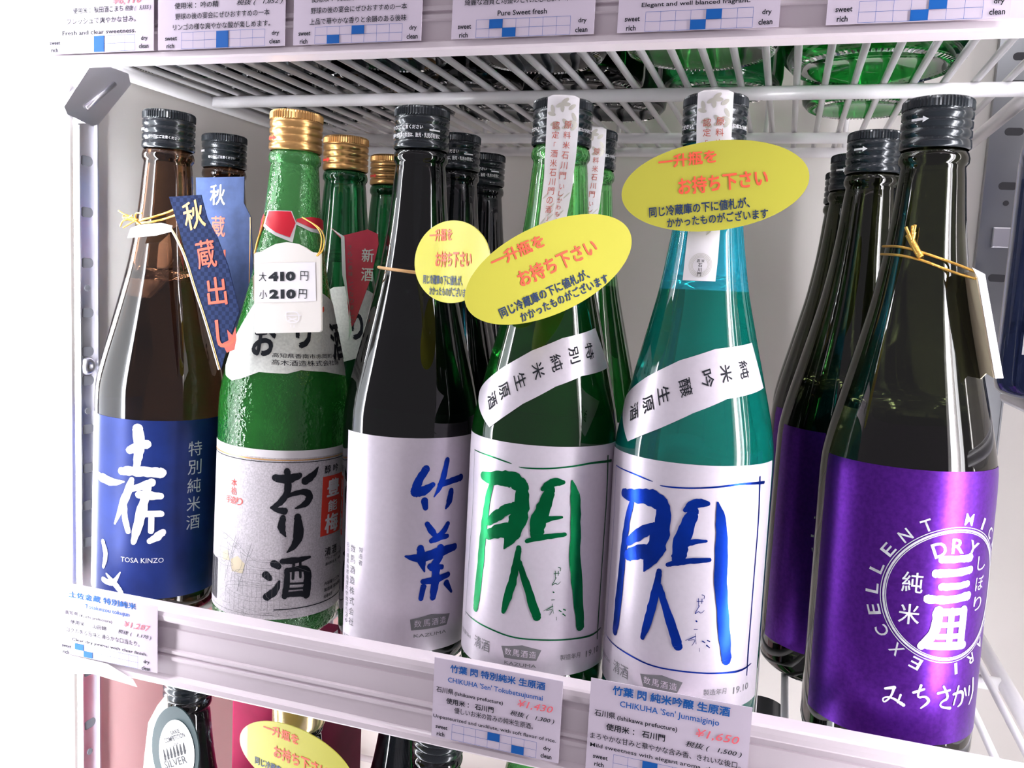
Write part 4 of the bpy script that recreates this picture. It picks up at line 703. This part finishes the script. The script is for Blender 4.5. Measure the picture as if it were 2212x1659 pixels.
card('neck_loop', 'pale back leg of the hang card behind the leftmost bottle shoulder', D['leg1'], .470, TAPE)
card('neck_loop', 'small grey turned-up flap of the hang card left of the leftmost bottle neck', D['leg1b'], .463, TAGPL)
cord([(-385, 447, 229), (-380, 438, 231)] + D['cord1a'], .0007, t); cord([(-385, 447, 227), (-380, 438, 229)] + D['cord1b'], .0007, t)
for k in range(7):
    a = random.Random(k); cord([(-374, 430, 231), (-374+a.uniform(-10, 6), 428+a.uniform(-2, 2), 231+a.uniform(-4, 6)), (-374+a.uniform(-12, 8), 427, 231+a.uniform(-5, 7))], .0005, t, 'frayed_end')
navy('faded blue hang card with pale gold character on the bottle behind the leftmost one', D['navy1b'], [(D['c1b'][0][0], D['c1b'][0][1], 0), (D['c1b'][1][0], D['c1b'][1][1], 0), (-370, 212, 0), (-369, 192, 0)], .505, 14, 0, light=True, extra=[('gold_edge_print', stroke([(-345.4, 176), (-346, 199.7), (-345.7, 229.2), (-346, 240)], [.6]*4), GOLDINK)])
c2 = D['c2b']
card('hang_card', 'red paper neck card with white characters on the bottle behind the green one', D['red2b'], .495, mat('dusty_red_card', (.68, .05, .10), .45, noise=.2, nscale=40), prints=[
    ('edge_print', shape(D['white2b']), PAPER), ('fine_column_print', column('さらに美味しくなりました', c2[0][0], c2[0][1]+1, 3.2, 4.2, 0, x2=c2[1][0]), GREYINK), ('white_letter_print', column('新酒', c2[2][0]-.5, c2[2][1]+6, 9, 12, .02), PAPER)])
# purple bottle's gold cord and folded card
t = empty('hang_card', (.084, .418, .172), 'folded cream card on gold cord hanging at the right of the purple-label bottle', 'tag')
w_ = t.matrix_basis.inverted()
P = [w_ @ Vector((a*.001, .418, b*.001)) for a, b in D['tag6w']]
o = mesh('outer_leaf', P, [tuple(range(len(P)))], TAPE, t); md = o.modifiers.new('t', 'SOLIDIFY'); md.thickness = .0006
P = [w_ @ Vector(p)*1 for p in [tuple(c*.001 for c in q) for q in D['tag6b']]]
o = mesh('inner_leaf', P, [(0, 1, 2, 3), (0, 3, 4, 5, 6)], BEIGE, t); md = o.modifiers.new('t', 'SOLIDIFY'); md.thickness = .0006
cord(D['cord6a'], .0006, t); cord(D['cord6b'], .0006, t); cord([(60, 425.5, 226), (50, 431, 230)][:0] + D['tuft6'], .0015, t, 'knot')
for k in range(5): a = random.Random(k+20); cord([(52, 427, 232), (50+a.uniform(-2, 3), 427.5, 237+a.uniform(-1, 3))], .0007, t, 'frayed_end')
# round medal card under the rail
t = empty('hang_card', (-.334, .418, -.150), 'oval medal card with bottle silhouettes hanging below the rail at lower left', 'tag')
u_ = Vector((.93, -.25, .10)).normalized(); n_ = Vector((-.25, -.96, 0)); n_ = (n_-u_*n_.dot(u_)).normalized(); v_ = n_.cross(u_)
mp = flat(Vector((0, 0, .060)), u_, v_, n_)
decal('card', ellipse(0, 0, 22, 29, 60, -.42), mp, mat('dark_teal_card', (.015, .035, .04), .5, spec=.2), t, 0, thick=.0008)
decal('medal_print', ellipse(2, -1, 16.5, 22, 60, -.42), mp, mat('pearl_medal_paper', (.62, .60, .62), .35, .3), t, 0, eps=.0008)
ml = [text('SAKE', -2, 9.2, 7, 13.0, h=2.5), text('COMPETITION', -8.5, 2.6, 12, 11.4, h=3.0), text('2019', 0, 3.0, 5, 5, h=1.4), text('SILVER', -9.5, -14, 12.5, -4.6, h=4.6, bold=.0), stroke([(-12, -7), (13, 3.4)], [.2, .2])]
for i in range(7):
    bx, bz = -9+3.3*i, -8.6+1.5*i; ml.append(xf(shape([(-.9, 0), (.9, 0), (.9, 3.4), (.35, 5), (.35, 7), (-.35, 7), (-.35, 5), (-.9, 3.4)]), bx, bz, .2))
ml.append(text('純米酒', -6, -18, 7, -12.5, h=3))
decal('medal_letter_print', join(ml), mp, INK, t, 0, eps=.0011)
o = MB().poly([(-.034, -.03), (-.030, .010), (-.027, .034), (-.020, .047), (-.013, .056), (-.012, .04), (-.016, .0), (-.02, -.03)], .004, .0046).build('second_leaf', TAGPL, t); o.location = (0, .004, .034)
cord([(-360, 437, -74), (-350, 432, -79), (-340, 425, -82), (-330, 420, -81), (-322, 416, -78)], .0007, t)
# ------------------------------------------------------------------ price tickets
def ticket(label_, x0, ztop, wd, h, blue=(), black=(), red=(), marks=(), chart=(11, 54.6, -32.8, -40.8), words=True, zoff=0):
    t = empty('price_ticket', (x0, .3812, ztop-h*.001), label_, 'price ticket', 'price tickets')
    mp = lambda s, q, e: Vector((s*.001, -e, (q+h)*.001))
    o = decal('card', rect(0, -h, wd, 0), mp, CARD, t, 0, thick=.0004)
    k = wd/66.0
    if blue: decal('title_print', join([text(s, a, b, c, h=hh, bold=bo) for s, a, b, c, hh, bo in blue]), mp, TICKBLUE, t, 0, eps=.0004)
    bl = [text(s, a, b, c, h=hh, bold=bo, shear=sh) for s, a, b, c, hh, bo, sh in black]
    x1, x2, zt, zb = chart
    if words: bl += [text('sweet', x1-8.8*k, zt-3.6, x1-2.4*k, h=1.9), text('rich', x1-8.0*k, zt-7.4, x1-3.9*k, h=2.3), text('dry', x2+3.5*k, zt-2.9, x2+7.2*k, h=2.6), text('clean', x2+2.3*k, zt-7.0, x2+7.8*k, h=2.3)]
    decal('black_print', join(bl), mp, INK, t, 0, eps=.0004)
    if red: decal('price_print', join([text(s, a, b, c, h=hh, bold=.01, shear=.25) for s, a, b, c, hh in red]), mp, PRICERED, t, 0, eps=.0004)
    cw = (x2-x1)/7; zm = (zt+zb)/2; g = .13
    gr = [rect(x1+i*cw-g/2, zb, x1+i*cw+g/2, zt) for i in range(8)] + [rect(x1, z-g/2, x2, z+g/2) for z in (zt, zm, zb)]
    decal('taste_chart_print', join(gr), mp, TICKBLUE, t, 0, eps=.0004)
    decal('taste_mark_print', join([rect(x1+i*cw, zm if r == 0 else zb, x1+(i+1)*cw, zt if r == 0 else zm) for i, r in marks]), mp, TICKBLUE, t, 0, eps=.0005)
    return t
ticket('price ticket at lower left, price 1,287 in red', -.388, .0172, 71, 38.6,
  blue=[('土佐金蔵 特別純米', 10, -2.6-1.2, 56.9, 3.9, .03), ('Tosakinzou tokujun', 21.5, -8.9, 52.3, 3.3, .01)],
  black=[('高知県', 7, -14.6, 16.5, 2.6, .01, 0), ('(Kochi prefucture)', 17.5, -14.8, 40.4, 2.3, .01, 0), ('使用米 ： 山田錦', 10.9, -19.8, 36.3, 2.7, .02, 0), ('税抜 (   1,170 )', 44.4, -19.6, 67.1, 2.9, .01, .25), ('コクのある旨味と滑らかな口当たり。', 8, -25, 59.1, 3.0, .01, 0), ('Clear dry junmai with clear finish.', 12, -29.8, 64.5, 2.3, .01, 0)],
  red=[('¥1,287', 48.5, -15.2, 66.6, 4.0)], marks=[(0, 0), (1, 1)], chart=(14, 58.2, -31.2, -38.3))
ticket('price ticket below the green foil character bottle, price 1,430 in red', -.1512, .0185, 65.8, 41.2,
  blue=[('竹葉 閃 特別純米 生原酒', 8.6, -5.6, 57.3, 4.1, .035), ("CHIKUHA 'Sen' Tokubetsujunmai", 7.6, -11.3, 56.4, 3.5, .01)],
  black=[('石川県', 1.7, -17.2, 10.8, 2.9, .02, 0), ('(Ishikawa prefucture)', 11.5, -17.4, 36.7, 2.5, .015, 0), ('使用米 ： 石川門', 7.2, -22.3, 32.1, 3.1, .025, 0), ('税抜 (   1,300 )', 40.5, -21.6, 62.7, 3.1, .015, .25), ('優しいお米の旨みの純米生原酒。', 11.7, -26.5, 52.4, 3.1, .01, 0), ('Unpasteurized and undilute, with soft flavor of rice.', .7, -31.0, 64.1, 2.4, .01, 0)],
  red=[('¥1,430', 44, -16.6, 61.7, 4.1)], marks=[(3, 0), (5, 1)], chart=(10.9, 54.6, -32.8, -40.8))
ticket('price ticket at lower right, price 1,650 in red', -.0721, .023, 73.2, 46,
  blue=[('竹葉 閃 純米吟醸 生原酒', 10.5, -5.6, 63.8, 4.6, .035), ("CHIKUHA 'Sen' Junmaiginjo", 14.3, -11.2, 59.5, 3.9, .01)],
  black=[('石川県', 2.7, -17.6, 12.6, 3.2, .02, 0), ('(Ishikawa prefucture)', 13.5, -17.8, 41.3, 2.8, .015, 0), ('使用米 ： 石川門', 8.6, -23.5, 36.1, 3.4, .025, 0), ('税抜 (   1,500 )', 45.4, -23.7, 70.3, 3.3, .015, .25), ('まろやかな甘みと華やかな含み香、きれいな後口。', 1.4, -29.2, 70.2, 3.2, .01, 0), ('Mild sweetness with elegant aroma, clean finish.', 1.6, -33.4, 71.5, 2.6, .01, 0)],
  red=[('¥1,650', 49.5, -18.2, 68.7, 4.5)], marks=[(2, 0), (3, 0), (2, 1)][0:1] + [(4, 1)], chart=(13, 60.9, -35.2, -43.4))
Hh = 41
def up(label_, x0, wd, rows, marks, dz, chart=None, title='', price='', extra=()):
    # rows are measured up from the ticket's bottom edge
    bl = [(s, a, b-Hh, c, hh, bo, sh) for s, a, b, c, hh, bo, sh in rows]
    ch = chart or (14.4, 63.3, 8.2-Hh, .2-Hh)
    return ticket(label_, x0, .3143+Hh*.001, wd, Hh, blue=[(title, 10, Hh*0-6, 56, 4.0, .03)], black=bl, red=[(price, 46, -17, 64, 4.2)], marks=marks, chart=ch)
up('leftmost cropped ticket on the upper rail, listed at 5,555', -.392, 71.5, [('使用米 ：秋田酒こまち', 20, 20.4, 52.5, 3.2, .02, 0), ('税抜 (   5,555 )', 53.6, 20.6, 70.0, 3.0, .015, .25), ('フレッシュで爽やかな甘み。', 16, 15.0, 60.5, 3.2, .01, 0), ('Fresh and clear sweetness.', 13, 9.4, 60.5, 2.3, .01, 0)], [(3, 0), (3, 1)], 0, chart=(14, 60, 8.4-Hh, .4-Hh), title='雪の茅舎 純米吟醸', price='¥6,110')
up('second cropped ticket on the upper rail, listed at 1,852', -.3178, 74.4, [('使用米 ：吟の精', 10.2, 20, 36.4, 3.2, .02, 0), ('税抜 (   1,852 )', 46.9, 20.2, 73.1, 3.0, .015, .25), ('野球の後の宴会にぜひおすすめの一本', 10.7, 14.8, 65.8, 3.2, .01, 0), ('リンゴの様な爽やかな酸が楽しめます。', 9.3, 9.6, 66.3, 3.2, .01, 0)], [(3, 0), (3, 1)], 0, title='秋田 純米酒', price='¥2,037')
up('third cropped ticket on the upper rail, listed at 2,315', -.2386, 67.6, [('使用米 ：美山錦', 9.5, 19.6, 33, 3.0, .02, 0), ('税抜 (   2,315 )', 41.6, 20.0, 66, 2.9, .015, .25), ('野球の後の宴会にぜひおすすめの一本', 9.5, 14.4, 60, 3.0, .01, 0), ('上品で華やかな香りと余韻のある後味', 9.0, 9.3, 60, 3.0, .01, 0)], [(3, 0), (1, 1)], 0, chart=(12.0, 58, 7.9-Hh, .1-Hh), title='秋田 純米吟醸', price='¥2,546')
up('fourth cropped ticket on the upper rail, reading Pure Sweet fresh', -.1559, 66.6, [('綺麗な酒質と均整のとれた心地よい味わい。', 6, 14.6, 62, 3.0, .01, 0), ('Pure Sweet fresh', 22, 9.4, 45, 2.3, .015, 0)], [(1, 0), (2, 1)], 0, chart=(12.0, 56, 7.9-Hh, .1-Hh), title='純米大吟醸', price='¥3,300')
up('fifth cropped ticket on the upper rail, reading Elegant fragrant', -.0789, 67, [('山田錦の母「山田穂」で醸した香り。', 2, 15.2, 60, 3.0, .01, 0), ('Elegant and well blanced fragrant.', 10, 10.2, 55, 2.3, .015, 0)], [(4, 0), (3, 1)], 0, chart=(12.0, 56.5, 8.1-Hh, .1-Hh), title='山田穂 純米吟醸', price='¥2,750')
up('rightmost cropped ticket on the upper rail', .0063, 66, [('With flavor of rice, soft and round.', 4, 10.4, 50, 2.3, .015, 0)], [(4, 0), (3, 1)], 0, chart=(12.0, 56.5, 8.4-Hh, .3-Hh), title='特別純米酒', price='¥1,980')
